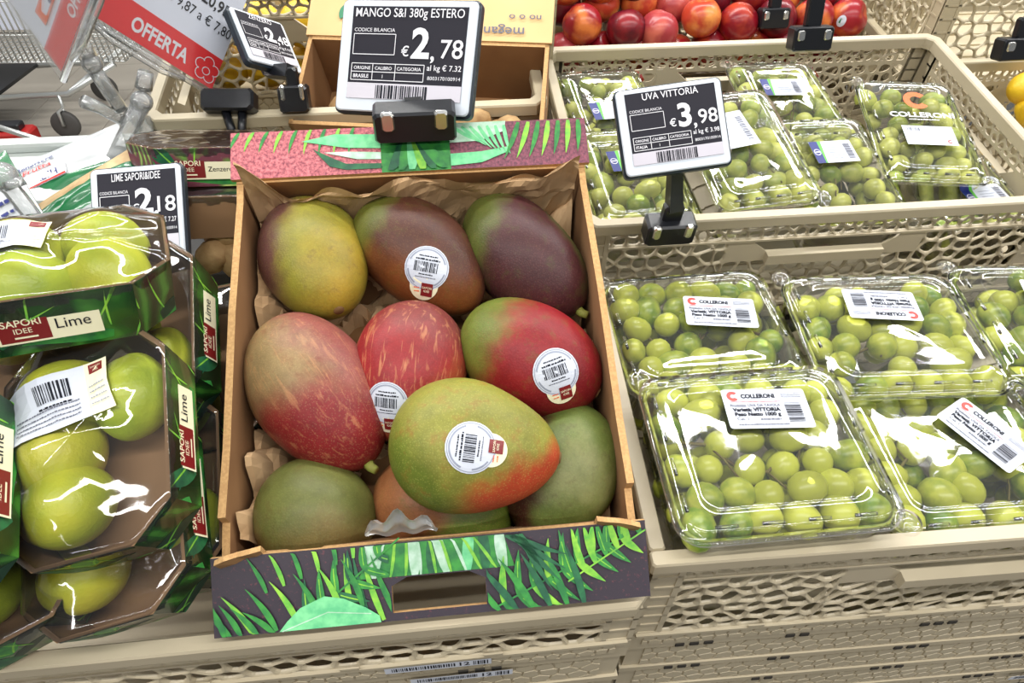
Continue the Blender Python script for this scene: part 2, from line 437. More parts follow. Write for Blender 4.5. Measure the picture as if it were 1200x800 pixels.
# frames: origin on the front left top corner of the rim
ML = frame(at(772, 655, .62), 8, -1.2)                    # lower grape crate
MU = frame(at(690, 262, .859), 11)                        # upper grape crate
p_ = at(757, 703, .620); MLEFT = frame(p_ - Vector((CW, 0, 0)), 8)   # crate holding limes and mango carton
HL, HU, HM = .195, .19, .115
def down(M, h): return M @ Matrix.Translation((0, 0, -h))
crate(down(ML, HL), CW, CD, HL, 'beige lattice crate at lower right full of large grape boxes', seed=3, skip=('back',))
crate(down(MU, HU), CW+.006, CD, HU, 'beige lattice crate raised behind, holding small grape boxes beside the grape price display', seed=11)
crate(down(MLEFT, HM), CW, CD, HM, 'shallow beige crate under the limes and the mango carton', seed=23, cell=.024)
for k in range(4):
    folded_crate(down(ML, HL+.068*(k+1)), CW, CD, .068, ['folded beige crate directly under the lower grape crate', 'folded beige crate second from top in right-hand stack', 'folded beige crate third from top in right-hand stack', 'lowest folded beige crate at bottom right corner'][k])
for k in range(2):
    folded_crate(down(MLEFT, HM+.068*(k+1)), CW, CD, .068, ['folded beige crate with barcode stickers under the lime and mango crate', 'folded beige crate at the very bottom below the barcode stickers'][k])
# stock stickers on the folded crates
def stock(M, w, seed, label):
    a = Art().rect(0, 0, w, .013, M_['white']).bars(.006, .003, w*.66, .0105, M_['ink_k'], 34, seed)
    a.text('12', w*.70, .003, .011, M_['ink_k'], bold=.02)
    a.bars(w*.83, .002, w*.97, .011, M_['ink_k'], 7, seed+1)
    o = a.build('barcode_sticker', None, flat(), M=M, off=.0004); tag(o, label, 'sticker', 'barcode stickers on crates')
up = Matrix.Rotation(math.pi/2, 4, 'X')
for (px, py), lab, sd in (((452, 785), 'white barcode sticker on the folded crate front under the mango carton', 3), ((482, 797), 'lower dark barcode sticker under the first one below the mango carton', 5)):
    q = hit(px, py, MLEFT @ up, .0); stock(MLEFT @ up @ Matrix.Translation((q.x, q.y, .003)), .092, sd, lab)
q = hit(1178, 792, ML @ up, .0); stock(ML @ up @ Matrix.Translation((q.x, q.y, .004)), .092, 8, 'barcode sticker at bottom right corner on the folded crates')

# ------------------------------------------------------------------ mango carton
TW, TD = .322, .336
MB_ = frame(at(252, 655, .604), 28)
carton = thing('mango_carton', MB_, 'open brown cardboard carton of mangoes printed with fern leaves and tropical foliage', 'box')
_prof = [(.012, -.085), (TD+.012, -.118), (TD, .0), (0, 0)]        # side profile (y, z): front bottom, back bottom, back top, front top
def slab(mb, pts, th, n, m_in, m_edge):
    "flat panel with thickness along n; faces a/b and edges"
    k = len(pts); a = [Vector(p) for p in pts]; b = [p + Vector(n)*th for p in a]
    mb.add(a, [tuple(range(k))], m_in); mb.add(b, [tuple(range(k))], m_in)
    for i in range(k):
        j = (i+1) % k; mb.add([a[i], a[j], b[j], b[i]], [(0,1,2,3)], m_edge)
for x, n in ((0, 1), (TW, -1)):
    mb = MB()
    p = _prof[:3] + [(TD*.93, -.004), (TD*.6, .002), (TD*.25, -.003), (.03, .0), (.028, -.012), (.0, -.016)]
    slab(mb, [(x, y, z) for y, z in p], .006*n, (1, 0, 0), M_['cardin'], M_['corr'])
    mb.build('side_panel', carton)
    mb = MB()   # torn corner tab beside the front flap
    xx = x + n*.004; w = n*.030
    tp = [(xx, -.004, -.024), (xx+w, .002, -.026), (xx+w*1.02, .006, .006), (xx+w*.8, .004, .010), (xx+w*.45, .003, .006), (xx+w*.2, .0, .012), (xx-w*.05, -.002, .009)]
    slab(mb, tp, .004, (0, -1, .3), M_['card'], M_['corr']); mb.build('corner_tab', carton)
mb = MB(); slab(mb, [(0, TD, 0), (TW, TD, 0), (TW, TD+.012, -.118), (0, TD+.012, -.118)], .006, (0, -1, 0), M_['cardin'], M_['corr']); mb.build('back_panel', carton)
mb = MB(); slab(mb, [(0, .012, -.085), (TW, .012, -.085), (TW, TD+.012, -.118), (0, TD+.012, -.118)], .005, (0, 0, 1), M_['cardin'], M_['corr']); mb.build('bottom_panel', carton)
mb = MB(); slab(mb, [(0.004, .0, -.018), (TW-.004, .0, -.018), (TW-.004, .012, -.085), (.004, .012, -.085)], .005, (0, 1, 0), M_['cardin'], M_['corr']); mb.build('front_panel', carton)

def speck(name, ca, cb, scale, lo, hi, rough=.45, bump=.4):
    m, nt, b = new_mat(name); tc = nd(nt, 'ShaderNodeTexCoord')
    n = nd(nt, 'ShaderNodeTexNoise', Scale=scale, Detail=5.0, Roughness=.7); nt.links.new(tc.outputs['Object'], n.inputs['Vector'])
    nt.links.new(ramp(nt, n.outputs[0], [(lo, ca), (hi, cb)]), b.inputs['Base Color']); b.inputs['Roughness'].default_value = rough
    bp = nd(nt, 'ShaderNodeBump', Strength=bump, Distance=.001); nt.links.new(n.outputs[0], bp.inputs['Height']); nt.links.new(bp.outputs[0], b.inputs['Normal'])
    return m
P_dark = speck('carton_print_dark', hexc((52,44,54)), hexc((120,62,70)), 260, .58, .72, .4, .1)
P_red = speck('carton_print_red', hexc((214,120,124)), hexc((120,44,62)), 330, .38, .62)
P_wine = speck('carton_print_wine', hexc((140,70,88)), hexc((78,34,52)), 330, .38, .62)
G = [mat('leaf_print_%d' % i, hexc(c), .42, hexc(d), 120, (.35, .65)) for i, (c, d) in enumerate([((60,150,60),(36,112,58)), ((146,205,66),(92,172,62)), ((40,110,66),(24,78,56)), ((128,214,150),(92,186,128)), ((196,222,204),(150,196,160)), ((26,60,44),(18,44,36))])]
def leaflet(a, p, ang, L, w, m, curl=.25, clip=None):
    ux, uy = math.cos(R(ang)), math.sin(R(ang)); le, ri = [], []
    for i in range(9):
        t = i/8; c = curl*L*t*t; ww = w*math.sin(math.pi*min(.98, t*.86+.12))**.8*(1-.55*t)
        x, y = p[0]+ux*L*t-uy*c, p[1]+uy*L*t+ux*c
        le.append((x-uy*ww, y+ux*ww)); ri.append((x+uy*ww, y-ux*ww))
    pts = le+ri[::-1]
    if clip: pts = [(min(max(q[0], clip[0]), clip[2]), min(max(q[1], clip[1]), clip[3])) for q in pts]
    a.poly(pts, m)
    mid = [((l[0]+r[0])/2, (l[1]+r[1])/2) for l, r in zip(le, ri)][1:7]
    if clip: mid = [q for q in mid if clip[0] < q[0] < clip[2] and clip[1] < q[1] < clip[3]]
    return mid
def fern(a, p0, p1, n, L, w, ms, side=(1, -1), spread=62, clip=None):
    ang = math.degrees(math.atan2(p1[1]-p0[1], p1[0]-p0[0]))
    mids = []
    for i in range(n):
        t = (i+.5)/n; p = (p0[0]+(p1[0]-p0[0])*t, p0[1]+(p1[1]-p0[1])*t)
        for sd in side:
            mids.append(leaflet(a, p, ang+sd*spread, L*(1-.45*t), w, ms[(i+sd) % len(ms)], -.12*sd, clip))
    a.line([p0, p1], w*.35, ms[-1])
    for md in mids: a.line(md, w*.22, G[1])
# front flap: folded outwards over the crate rim; u across, v up
FH = .0585
ft = Vector((0, -.002, -.002)); fb = Vector((0, -.0545, -.0205))
fy = (ft-fb).normalized(); fx = Vector((1, 0, 0)); fz = fx.cross(fy)
MF = Matrix((fx, fy, fz)).transposed().to_4x4(); MF.translation = fb
hx0, hx1, hh = .128, .199, .026
mb = MB()
def pan(x0, y0, x1, y1):
    mb.add([(x0,y0,0),(x1,y0,0),(x1,y1,0),(x0,y1,0)], [(0,1,2,3)], P_dark)
    mb.add([(x0,y0,-.005),(x1,y0,-.005),(x1,y1,-.005),(x0,y1,-.005)], [(3,2,1,0)], M_['card'])
pan(-.004, 0, hx0, FH); pan(hx1, 0, TW+.004, FH); pan(hx0, hh+.006, hx1, FH); pan(hx0, 0, hx1, .006)
mb.box(hx0, -.0, -.005, hx1, .006, -.0001, M_['corr'])
for a, b in (((hx0,.006),(hx0,hh)), ((hx1,.006),(hx1,hh)), ((hx0,hh),(hx0+.012,hh+.006)), ((hx1,hh),(hx1-.012,hh+.006)), ((hx0+.012,hh+.006),(hx1-.012,hh+.006)), ((-.004,FH),(TW+.004,FH)), ((-.004,0),(-.004,FH)), ((TW+.004,0),(TW+.004,FH))):
    mb.add([(*a,0),(*b,0),(*b,-.005),(*a,-.005)], [(0,1,2,3)], M_['corr'])
for s_, x in ((1, hx0), (-1, hx1)): mb.add([(x,hh,0),(x+s_*.012,hh+.006,0),(x,hh+.006,0)], [(0,1,2)], P_dark)
fl = mb.build('front_flap', carton, MF)
a = Art(); cl = (-.003, .001, TW+.003, FH-.001)
clL = (-.003, .001, hx0-.001, FH-.001); clR = (hx1+.001, .001, TW+.003, FH-.001); clC = (.10, hh+.007, .235, FH-.001)
a.poly([(.103,hh+.007),(.222,hh+.007),(.215,FH-.001),(.118,FH-.001)], G[0])
for i, (x, m) in enumerate(((.112,4),(.128,0),(.142,4),(.155,2),(.166,4),(.182,3),(.196,2),(.21,4))): leaflet(a, (x+.004, hh+.006), 92+7*math.sin(i*2), .05, .0055, G[m], .12*(-1)**i, clC)
for i in range(9): leaflet(a, (.116+.0115*i, hh+.006), 70+6*i, .04, .0016, G[1 if i % 3 else 4], .1, clC)
for i in range(5): leaflet(a, (.088+.011*i, .002), 96+5*i, .052, .0030, G[(0, 1, 2, 1, 0)[i]], -.1, clL)
for i in range(6): leaflet(a, (.036+.013*i, .030+.004*i), 108-4*i, .030, .0022, G[1] if i % 2 else G[0], .15, clL)
fern(a, (.060,.004), (.136,.062), 7, .030, .0038, [G[0], G[2], G[0]], clip=clL)
for i in range(7): leaflet(a, (.010+.016*i, -.004+.003*i), 118-3*i, .038, .0030, G[1] if i % 2 else G[0], .2, clL)
for i in range(4): leaflet(a, (.004+.012*i, .0), 100+10*i, .028, .0028, G[0], .2, clL)
a.poly([(.044,.001),(.050,.008),(.060,.017),(.078,.024),(.092,.021),(.108,.013),(.118,.006),(.119,.001)], G[3])
a.line([(.046,.001),(.08,.012),(.112,.008)], .0008, G[4])
fern(a, (.206,.004), (.312,.050), 9, .036, .0038, [G[0], G[1], G[0]], spread=70, clip=clR)
fern(a, (.262,.018), (.325,.052), 7, .040, .0034, [G[1], G[0], G[1]], side=(1,), spread=82, clip=clR)
for i in range(6): leaflet(a, (.208+.013*i, .001), 128-6*i, .046, .0036, G[2 if i % 2 else 0], .1, clR)
for i in range(4): leaflet(a, (.216+.004*i, .058), -28-14*i, .05, .0036, G[2], .1, clR)
a.build('leaf_print', fl, flat(), .0003, .00006)
# back ledge
LD = .046
MBK = Matrix.Translation((0, TD-.004, .004)) @ Matrix.Rotation(R(10), 4, 'X')
mb = MB(); x0, x1 = -.004, TW+.004; ca, cb = .132, .196
for (u0, u1, m) in ((x0, ca, P_red), (ca, cb, G[0]), (cb, x1, P_wine)): mb.add([(u0,0,0),(u1,0,0),(u1,LD,0),(u0,LD,0)], [(0,1,2,3)], m)
mb.box(x0, 0, -.005, x1, LD, -.0002, M_['corr']); lg = mb.build('back_ledge', carton, MBK)
a = Art(); c1 = (x0, .001, ca, LD); c2 = (cb, .001, x1, LD); c3 = (ca, .001, cb, LD)
for i in range(9): leaflet(a, (.004+.013*i, LD), -128+i*2, .02+.001*i, .0022, G[1] if i % 2 else G[0], .2, c1)
a.poly([(.06,.034),(.10,.026),(ca,.024),(ca,.038),(.09,.040)], G[3]); a.poly([(.07,.026),(.085,.008),(.10,.004),(ca,.004),(ca,.009),(.10,.010),(.088,.016)], G[2]); a.poly([(.08,.022),(.11,.014),(ca,.013),(ca,.02),(.1,.022)], G[4])
a.poly([(cb,.026),(.225,.027),(.248,.036),(.25,LD),(cb,LD)], G[4]); a.poly([(cb,.003),(.225,.005),(.248,.014),(.252,.02),(.225,.016),(cb,.015)], G[3])
for i in range(7): leaflet(a, (.20+.008*i, .042), -40-8*i, .03, .0024, G[3], .1, c2)
for i in range(8): leaflet(a, (.262+.0095*i, LD-.002), -108+i*3, .040-.0012*i, .0032, G[1] if i % 2 else G[0], -.1, c2)
for i in range(6): leaflet(a, (.140+.01*i, .0), 60+12*i, .05, .006, G[(2, 0, 3, 1, 2, 0)[i]], .15, c3)
a.build('leaf_print', lg, flat(), .0003, .00006)
# crumpled paper lining
def crum(u, v):
    x = .010+u*(TW-.020); q = v*1.28
    n1 = noise.noise((x*26, q*9, 3)); n2 = 1.4*abs(noise.noise((x*42, q*13, 9)))-.8*abs(noise.noise((x*22+q*9, q*8-x*20, 5)))
    y = .012+min(q, 1)*(TD-.034); z = -.098+.022*n1+.028*n2
    if q > .9: t = (q-.9)/.38; y += .006*math.sin(t*1.5)+.010*n1*t; z = z*(1-t)+(.004+.016*n1-.014*n2)*t
    y += .006*n2
    ed = min(u, 1-u)
    if ed < .10: z += (1-ed/.10)*.05*(.7+.6*n1)
    return (x, y, z)
lin = MB().grid(64, 64, crum, M_['paper'], False).build('paper_lining', None, MB_)
tag(lin, 'crumpled brown kraft paper lining inside the mango carton', 'paper')

# ------------------------------------------------------------------ mangoes
def mango_mat(name, base, blush, d1, lo1, hi1, third=None, d2=(0,0,1), lo2=.3, hi2=.8, streak=0, speckc=None):
    m, nt, b = new_mat(name); tc = nd(nt, 'ShaderNodeTexCoord'); L = nt.links
    nz = nd(nt, 'ShaderNodeTexNoise', Scale=26.0, Detail=6.0, Roughness=.6); L.new(tc.outputs['Object'], nz.inputs['Vector'])
    def grad(d, lo, hi, amp=.9):
        dn = Vector(d).normalized(); dp = nd(nt, 'ShaderNodeVectorMath', operation='DOT_PRODUCT'); L.new(tc.outputs['Object'], dp.inputs[0]); dp.inputs[1].default_value = dn/.05
        s1 = nd(nt, 'ShaderNodeMath', operation='MULTIPLY_ADD'); L.new(nz.outputs[0], s1.inputs[0]); s1.inputs[1].default_value = amp; L.new(dp.outputs['Value'], s1.inputs[2])
        mr = nd(nt, 'ShaderNodeMapRange'); mr.interpolation_type = 'SMOOTHSTEP'; L.new(s1.outputs[0], mr.inputs[0]); mr.inputs[1].default_value = lo+amp*.5; mr.inputs[2].default_value = hi+amp*.5
        return mr.outputs[0]
    def mix(f, a, c):
        mx = nd(nt, 'ShaderNodeMix', data_type='RGBA')
        if hasattr(f, 'links') or not isinstance(f, float): L.new(f, mx.inputs[0])
        else: mx.inputs[0].default_value = f
        if isinstance(a, tuple): mx.inputs[6].default_value = c4(a)
        else: L.new(a, mx.inputs[6])
        if isinstance(c, tuple): mx.inputs[7].default_value = c4(c)
        else: L.new(c, mx.inputs[7])
        return mx.outputs[2]
    dn_ = lambda q: tuple((x*.78+.04*(sum(q)/3))*.86 for x in q) if q else q
    base, blush, third = dn_(base), dn_(blush), dn_(third)
    c = mix(grad(d1, lo1, hi1), base, blush)
    if third: c = mix(grad(d2, lo2, hi2), c, third)
    # fine freckles
    vo = nd(nt, 'ShaderNodeTexVoronoi', Scale=560.0); L.new(tc.outputs['Object'], vo.inputs['Vector'])
    sp = nd(nt, 'ShaderNodeMapRange'); L.new(vo.outputs['Distance'], sp.inputs[0]); sp.inputs[1].default_value = .38; sp.inputs[2].default_value = .12; sp.inputs[3].default_value = 0; sp.inputs[4].default_value = .22
    c = mix(sp.outputs[0], c, speckc or tuple(min(1, x*1.5+.05) for x in base))
    n3 = nd(nt, 'ShaderNodeTexNoise', Scale=70.0, Detail=6.0, Roughness=.7); L.new(tc.outputs['Object'], n3.inputs['Vector'])
    dk = nd(nt, 'ShaderNodeMapRange'); L.new(n3.outputs[0], dk.inputs[0]); dk.inputs[1].default_value = .52; dk.inputs[2].default_value = .75; dk.inputs[4].default_value = .6
    c = mix(dk.outputs[0], c, tuple(x*.55 for x in blush))
    if streak:
        mp = nd(nt, 'ShaderNodeMapping'); mp.inputs['Scale'].default_value = (26, 190, 190); L.new(tc.outputs['Object'], mp.inputs[0])
        ns = nd(nt, 'ShaderNodeTexNoise', Scale=1.0, Detail=3.0, Distortion=1.2); L.new(mp.outputs[0], ns.inputs['Vector'])
        sr = nd(nt, 'ShaderNodeMapRange'); L.new(ns.outputs[0], sr.inputs[0]); sr.inputs[1].default_value = .55; sr.inputs[2].default_value = .7; sr.inputs[4].default_value = streak
        c = mix(sr.outputs[0], c, hexc((226,164,110)))
    nb = nd(nt, 'ShaderNodeTexNoise', Scale=34.0, Detail=8.0, Roughness=.75); L.new(tc.outputs['Object'], nb.inputs['Vector'])
    rb = nd(nt, 'ShaderNodeMapRange'); L.new(nb.outputs[0], rb.inputs[0]); rb.inputs[1].default_value = .3; rb.inputs[2].default_value = .7; rb.inputs[3].default_value = .62; rb.inputs[4].default_value = 1.15
    mm = nd(nt, 'ShaderNodeVectorMath', operation='SCALE'); L.new(c, mm.inputs[0]); L.new(rb.outputs[0], mm.inputs['Scale']); c = mm.outputs[0]
    L.new(c, b.inputs['Base Color']); b.inputs['Roughness'].default_value = .45; b.inputs['Specular IOR Level'].default_value = .32
    b.inputs['Subsurface Weight'].default_value = .06; b.inputs['Subsurface Scale'].default_value = .004
    bp = nd(nt, 'ShaderNodeBump', Strength=.12, Distance=.001); L.new(vo.outputs['Distance'], bp.inputs['Height']); L.new(bp.outputs[0], b.inputs['Normal'])
    return m
M_['stem'] = mat('mango_stem', hexc((140,150,60)), .7, hexc((120,100,50)), 60)
M_['scar'] = mat('stem_scar', hexc((110,80,44)), .8)
def sticker_art(rot):
    a = Art(); c, s = math.cos(R(rot)), math.sin(R(rot)); w = M_['white']
    def tr(i0):
        for k in range(i0, len(a.it)):
            vs, fs, m = a.it[k]; a.it[k] = ([(x*c-y*s, x*s+y*c) for x, y in vs], fs, m)
    a.disc(0, -.0150, .0125, M_['cream'], 4); a.disc(0, 0, .0192, w, 5); a.arc(0, 0, .0176, .0182, 0, 360, M_['ink_lg'], 40)
    a.arc(0, 0, .0155, .0168, 20, 160, M_['ink_lg'], 26); a.arc(0, 0, .0155, .0168, 190, 238, M_['ink_lg']); a.arc(0, 0, .0155, .0168, 302, 350, M_['ink_lg'])
    a.scribble(-.008, .0098, .008, .0016, M_['ink_k'], 3); a.scribble(-.0105, .0066, .0105, .0022, M_['ink_k'], 4)
    a.bars(-.011, -.0035, .010, .0052, M_['ink_k'], 18, 7); a.scribble(-.006, -.0062, .006, .0016, M_['ink_k'], 8); a.scribble(-.009, -.0085, .009, .0011, M_['ink_g'], 9)
    a.scribble(-.0085, -.018, -.0035, .0014, M_['ink_orange'], 3); a.scribble(-.008, -.021, -.0035, .0014, M_['ink_orange'], 4)
    a.rect(-.0020, -.0240, .0080, -.0130, M_['ink_maroon'], 3)
    a.text('SAPORI', .003, -.0178, .0026, M_['cream'], 'C'); a.text('IDEE', .003, -.0206, .0026, M_['cream'], 'C')
    tr(0); return a
def mango(name, A, B, z, wr, label, m, taper=.15, bend=.03, pitch=0, hr=.92, stem=1, st=None, seed=0, roll=0):
    "A blunt end, B stem end: picture points of the silhouette on the plane z of the carton"
    a, b = hit(*A, MB_, z), hit(*B, MB_, z); L = (b-a).length; ang = math.degrees(math.atan2(b.y-a.y, b.x-a.x))
    M = MB_ @ Matrix.Translation(((a.x+b.x)/2, (a.y+b.y)/2, z)) @ Matrix.Rotation(R(ang), 4, 'Z') @ Matrix.Rotation(R(-pitch), 4, 'Y') @ Matrix.Rotation(R(roll), 4, 'X')
    nu, nv = 40, 28; vs, fs = [], []
    hw = L*wr/2
    for j in range(nv+1):
        th = math.pi*j/nv; t = -math.cos(th); rr = math.sin(th)**.92*(1-taper*t)*(1+.05*(1-t*t))
        if t > .8: rr *= 1-.10*((t-.8)/.2)
        for i in range(nu):
            p = 2*math.pi*i/nu; cy, cz = math.cos(p), math.sin(p)
            w = 1+.035*noise.noise((t*1.5+seed, cy*1.2, cz*1.2))
            vs.append((t*L/2, (cy*hw*rr+bend*L*(t*t-.4))*w, cz*hw*hr*rr*w))
    for j in range(nv):
        for i in range(nu):
            k = (i+1) % nu; fs.append((j*nu+i, (j+1)*nu+i, (j+1)*nu+k, j*nu+k))
    t = thing('mango', M, label, 'mango', 'mangoes in the carton')
    MB().add(vs, fs, m, True).build('fruit', t)
    yb = bend*L*.6
    if stem == 1:
        MB().tube([(L*.49, yb, 0), (L*.50+.004, yb, .001), (L*.5+.009, yb+.002, .003)], [.0052, .0042, .0036], M_['stem'], 8).build('stem', t)
    elif stem == 2:
        MB().tube([(L*.488, yb, 0), (L*.50+.0008, yb, 0)], [.006, .0042], M_['scar'], 10).build('stem_scar', t)
    if st:
        px, py, rot, sc = st; bv = BVHTree.FromPolygons(vs, fs); Mi = M.inverted(); R3 = Mi.to_3x3()
        loc, nrm, _, _ = bv.ray_cast(Mi @ CAMPOS, (R3 @ ray(px, py)).normalized())
        if loc:
            # sticker axes follow the carton
            xx = (R3 @ MB_.to_3x3() @ Vector((1, 0, 0))); n = nrm.normalized()
            if n.dot(Mi @ CAMPOS - loc) < 0: n = -n
            xx = (xx - n*xx.dot(n)).normalized(); yy = n.cross(xx)
            def fn(u, v, h):
                o = loc + xx*u*sc + yy*v*sc + n*.03; l, nn, _, _ = bv.ray_cast(o, -n)
                return tuple((l if l else loc+xx*u*sc+yy*v*sc) + n*h)
            sticker_art(rot).build('sticker', t, fn, .0007, .00012)
    return t
H = hexc
mango('mango', (340,234), (400,376), -.045, .67, 'yellow-green mango with purple flush at back left corner of the carton', mango_mat('mango_skin_a', H((168,160,50)), H((120,76,70)), (-.5,-.85,.1), .1, .7, H((196,160,40)), (.6,.5,.6), .55, 1.3), .08, .02, 14, stem=2, seed=1)
mango('mango', (426,248), (562,356), -.045, .60, 'brown-purple mango with round sticker in middle of back row', mango_mat('mango_skin_b', H((98,54,40)), H((112,116,40)), (-1,-.2,0), .55, .95, H((140,76,32)), (.3,-.7,.3), .3, .9, speckc=H((150,110,70))), .1, -.02, 0, stem=0, st=(500,314,-14,1.04), seed=2)
mango('mango', (556,240), (676,366), -.045, .61, 'dark plum mango with green edge and stub stem at back right', mango_mat('mango_skin_c', H((88,44,46)), H((104,112,44)), (-.9,-.5,0), .35, .9, H((92,100,50)), (.2,.9,-.1), .5, .9, speckc=H((140,92,84))), .02, .03, 0, seed=3)
mango('mango', (318,380), (430,545), -.040, .64, 'long pinkish mango turning red at stem end against left side', mango_mat('mango_skin_d', H((176,148,98)), H((160,38,40)), (1,-.25,.0), -.35, .6, H((168,92,84)), (-.2,.9,.3), .2, .9, .25), .06, .02, 0, seed=4)
mango('mango', (490,357), (470,520), -.045, .74, 'red mango with pale yellow streaks at centre of the carton', mango_mat('mango_skin_e', H((176,40,44)), H((150,70,66)), (-.8,.3,.5), .4, 1.1, H((196,96,50)), (.6,.7,.0), .4, 1.1, .42), .08, .0, 0, stem=0, st=(453,473,-6,.96), seed=5)
mango('mango', (545,378), (700,462), -.038, .72, 'bright red mango with green shoulder and round sticker by right side', mango_mat('mango_skin_f', H((164,22,32)), H((122,136,48)), (-1,-.05,.0), .15, .95, H((140,20,28)), (1,-.3,-.2), .1, .9), .0, .02, 0, stem=2, st=(652,436,14,1.04), seed=6)
mango('mango', (305,580), (436,628), -.050, .90, 'dull green mango behind the front flap at left corner', mango_mat('mango_skin_g', H((124,128,62)), H((128,92,56)), (-.3,-.6,-.5), .15, .8, H((140,118,64)), (.5,-.6,.4), .3, .9), .05, .02, 0, stem=0, seed=7)
mango('mango', (438,575), (600,612), -.062, .74, 'orange-green mango lying under the large yellow-green one', mango_mat('mango_skin_h', H((172,108,62)), H((110,128,40)), (1,-.5,0), .0, .5), .02, .0, 0, stem=0, seed=8)
mango('mango', (457,511), (656,536), .004, .735, 'large yellow-green mango with orange cheek and round sticker lying on top', mango_mat('mango_skin_i', H((158,156,58)), H((206,74,34)), (.75,-1,-.1), .42, .95, H((118,134,40)), (-.6,-.6,-.1), .5, 1.0, speckc=H((206,200,110))), .2, .0, 0, stem=2, st=(552,524,78,1.0), seed=9, hr=.86)
mango('mango', (693,480), (622,630), -.052, .72, 'green mango with brown patch in front right corner of the carton', mango_mat('mango_skin_j', H((112,128,56)), H((90,48,34)), (.3,-1,.1), .25, .65, H((150,152,92)), (0,.3,1), .55, .95), .02, -.03, 0, stem=0, seed=10)  # paler upper side is a highlight put into the skin colour; brown is its own
# silver foil tag peeping over the front flap
def foil(u, v):
    a = (u-.5)*2; r = .026; zz = .004*math.sin(u*9+v*4)+.003*math.sin(v*13)
    return (a*r*(1+.08*math.sin(v*7)), .0035*math.sin(u*16)*(.4+v)+.002*math.sin(v*11), -.006+v*(.034*(1-.75*abs(a)**2.2)))
q = hit(470, 640, MB_, .0)
fo = MB().grid(18, 10, foil, mat('silver_foil', (.72,.72,.70), .35, metal=.7, bump=.3, bscale=150)).build('foil_tag', None, MB_ @ Matrix.Translation((q.x, .010, -.004)) @ Matrix.Rotation(R(-20), 4, 'X'))
tag(fo, 'crinkled silver foil tag sticking up behind the front flap of mango carton', 'tag')

# ------------------------------------------------------------------ grapes
def grape_mat(name, a, b):
    m, nt, bs = new_mat(name); L = nt.links; tc = nd(nt, 'ShaderNodeTexCoord'); oi = nd(nt, 'ShaderNodeObjectInfo')
    n = nd(nt, 'ShaderNodeTexNoise', Scale=60.0, Detail=4.0); L.new(tc.outputs['Object'], n.inputs['Vector'])
    ad = nd(nt, 'ShaderNodeMath', operation='MULTIPLY_ADD'); L.new(oi.outputs['Random'], ad.inputs[0]); ad.inputs[1].default_value = .8; L.new(n.outputs[0], ad.inputs[2])
    L.new(ramp(nt, ad.outputs[0], [(.45, a), (1.15/1.3, b)]), bs.inputs['Base Color'])
    bs.inputs['Roughness'].default_value = .3; bs.inputs['Subsurface Weight'].default_value = .35; bs.inputs['Subsurface Scale'].default_value = .006
    bs.inputs['Subsurface Radius'].default_value = (1, 1, .35); bs.inputs['Specular IOR Level'].default_value = .5
    return m
GM = grape_mat('green_grape_skin', hexc((104,138,40)), hexc((204,208,84)))
GM2 = grape_mat('pale_grape_skin', hexc((140,164,58)), hexc((212,214,110)))
TWIG = mat('grape_twig', hexc((120,112,48)), .7, hexc((92,72,36)), 80)
def ellipsoid(rx, ry, rz, m, nu=14, nv=9, seed=0, wob=.04):
    vs, fs = [], []
    for j in range(nv+1):
        t = math.pi*j/nv
        for i in range(nu):
            p = 2*math.pi*i/nu; x, y, z = math.sin(t)*math.cos(p), math.sin(t)*math.sin(p), math.cos(t)
            w = 1+wob*noise.noise((x+seed*3, y, z)); vs.append((x*rx*w, y*ry*w, z*rz*w))
    for j in range(nv):
        for i in range(nu): k = (i+1) % nu; fs.append((j*nu+i, (j+1)*nu+i, (j+1)*nu+k, j*nu+k))
    return MB().add(vs, fs, m, True)
GR = {}
for kind, m, s_ in (('big', GM, 1.0), ('small', GM2, .92)):
    GR[kind] = [ellipsoid(.0152*s_*a, .0140*s_, .0136*s_, m, 14, 9, i).mesh('grape') for i, a in enumerate((1, 1.12, 1.2, .95))]
def bunch(M, a, b, z0, layers, kind, label, seed, sp=.0272):
    "loose green grapes filling a box 2a by 2b, top layer centred at z0"
    rnd = random.Random(seed); t = thing('grape_bunch', M, label, 'grapes', 'bunches of green grapes in boxes')
    for l in range(layers):
        z = z0-l*.023; sh = .006*l
        A, B = a-.013-sh*.5, b-.013-sh*.5; nx = max(1, int(2*A/sp)); ny = max(1, int(2*B/(sp*.9)))
        for j in range(ny+1):
            for i in range(nx+1):
                if l and 0 < i < nx and 0 < j < ny and rnd.random() < .55: continue
                if rnd.random() < .07: continue
                x = -A+2*A*(i+(.35 if (j+l) % 2 else 0))/nx; y = -B+2*B*j/ny
                x = max(-A, min(A, x+rnd.uniform(-.004,.004))); y = max(-B, min(B, y+rnd.uniform(-.004,.004)))
                cr = 1-.25*(abs(x)/A)**4-.2*(abs(y)/B)**4
                o = bpy.data.objects.new('grape', rnd.choice(GR[kind])); COL.objects.link(o); o.parent = t
                o.location = (x, y, z+rnd.uniform(-.006,.004)-.008*(1-cr))
                s = rnd.uniform(.9, 1.12); o.scale = (s, s, s)
                o.rotation_euler = (rnd.uniform(-.6,.6), rnd.uniform(-.6,.6), rnd.uniform(0, 6.28))
    mb = MB(); pts = [(-a*.75+a*1.5*k/6, b*.25*math.sin(k*1.3+seed), z0-.004+.004*math.sin(k*2+seed)) for k in range(7)]
    mb.tube(pts, .0016, TWIG, 6)
    for k in range(1, 6):
        p = Vector(pts[k]); q = p+Vector((rnd.uniform(-.02,.02), rnd.choice((-1,1))*b*.5, rnd.uniform(-.002,.006))); mb.tube([p, (p+q)/2+Vector((0,0,.004)), q], .001, TWIG, 5)
    mb.build('stem', t); return t

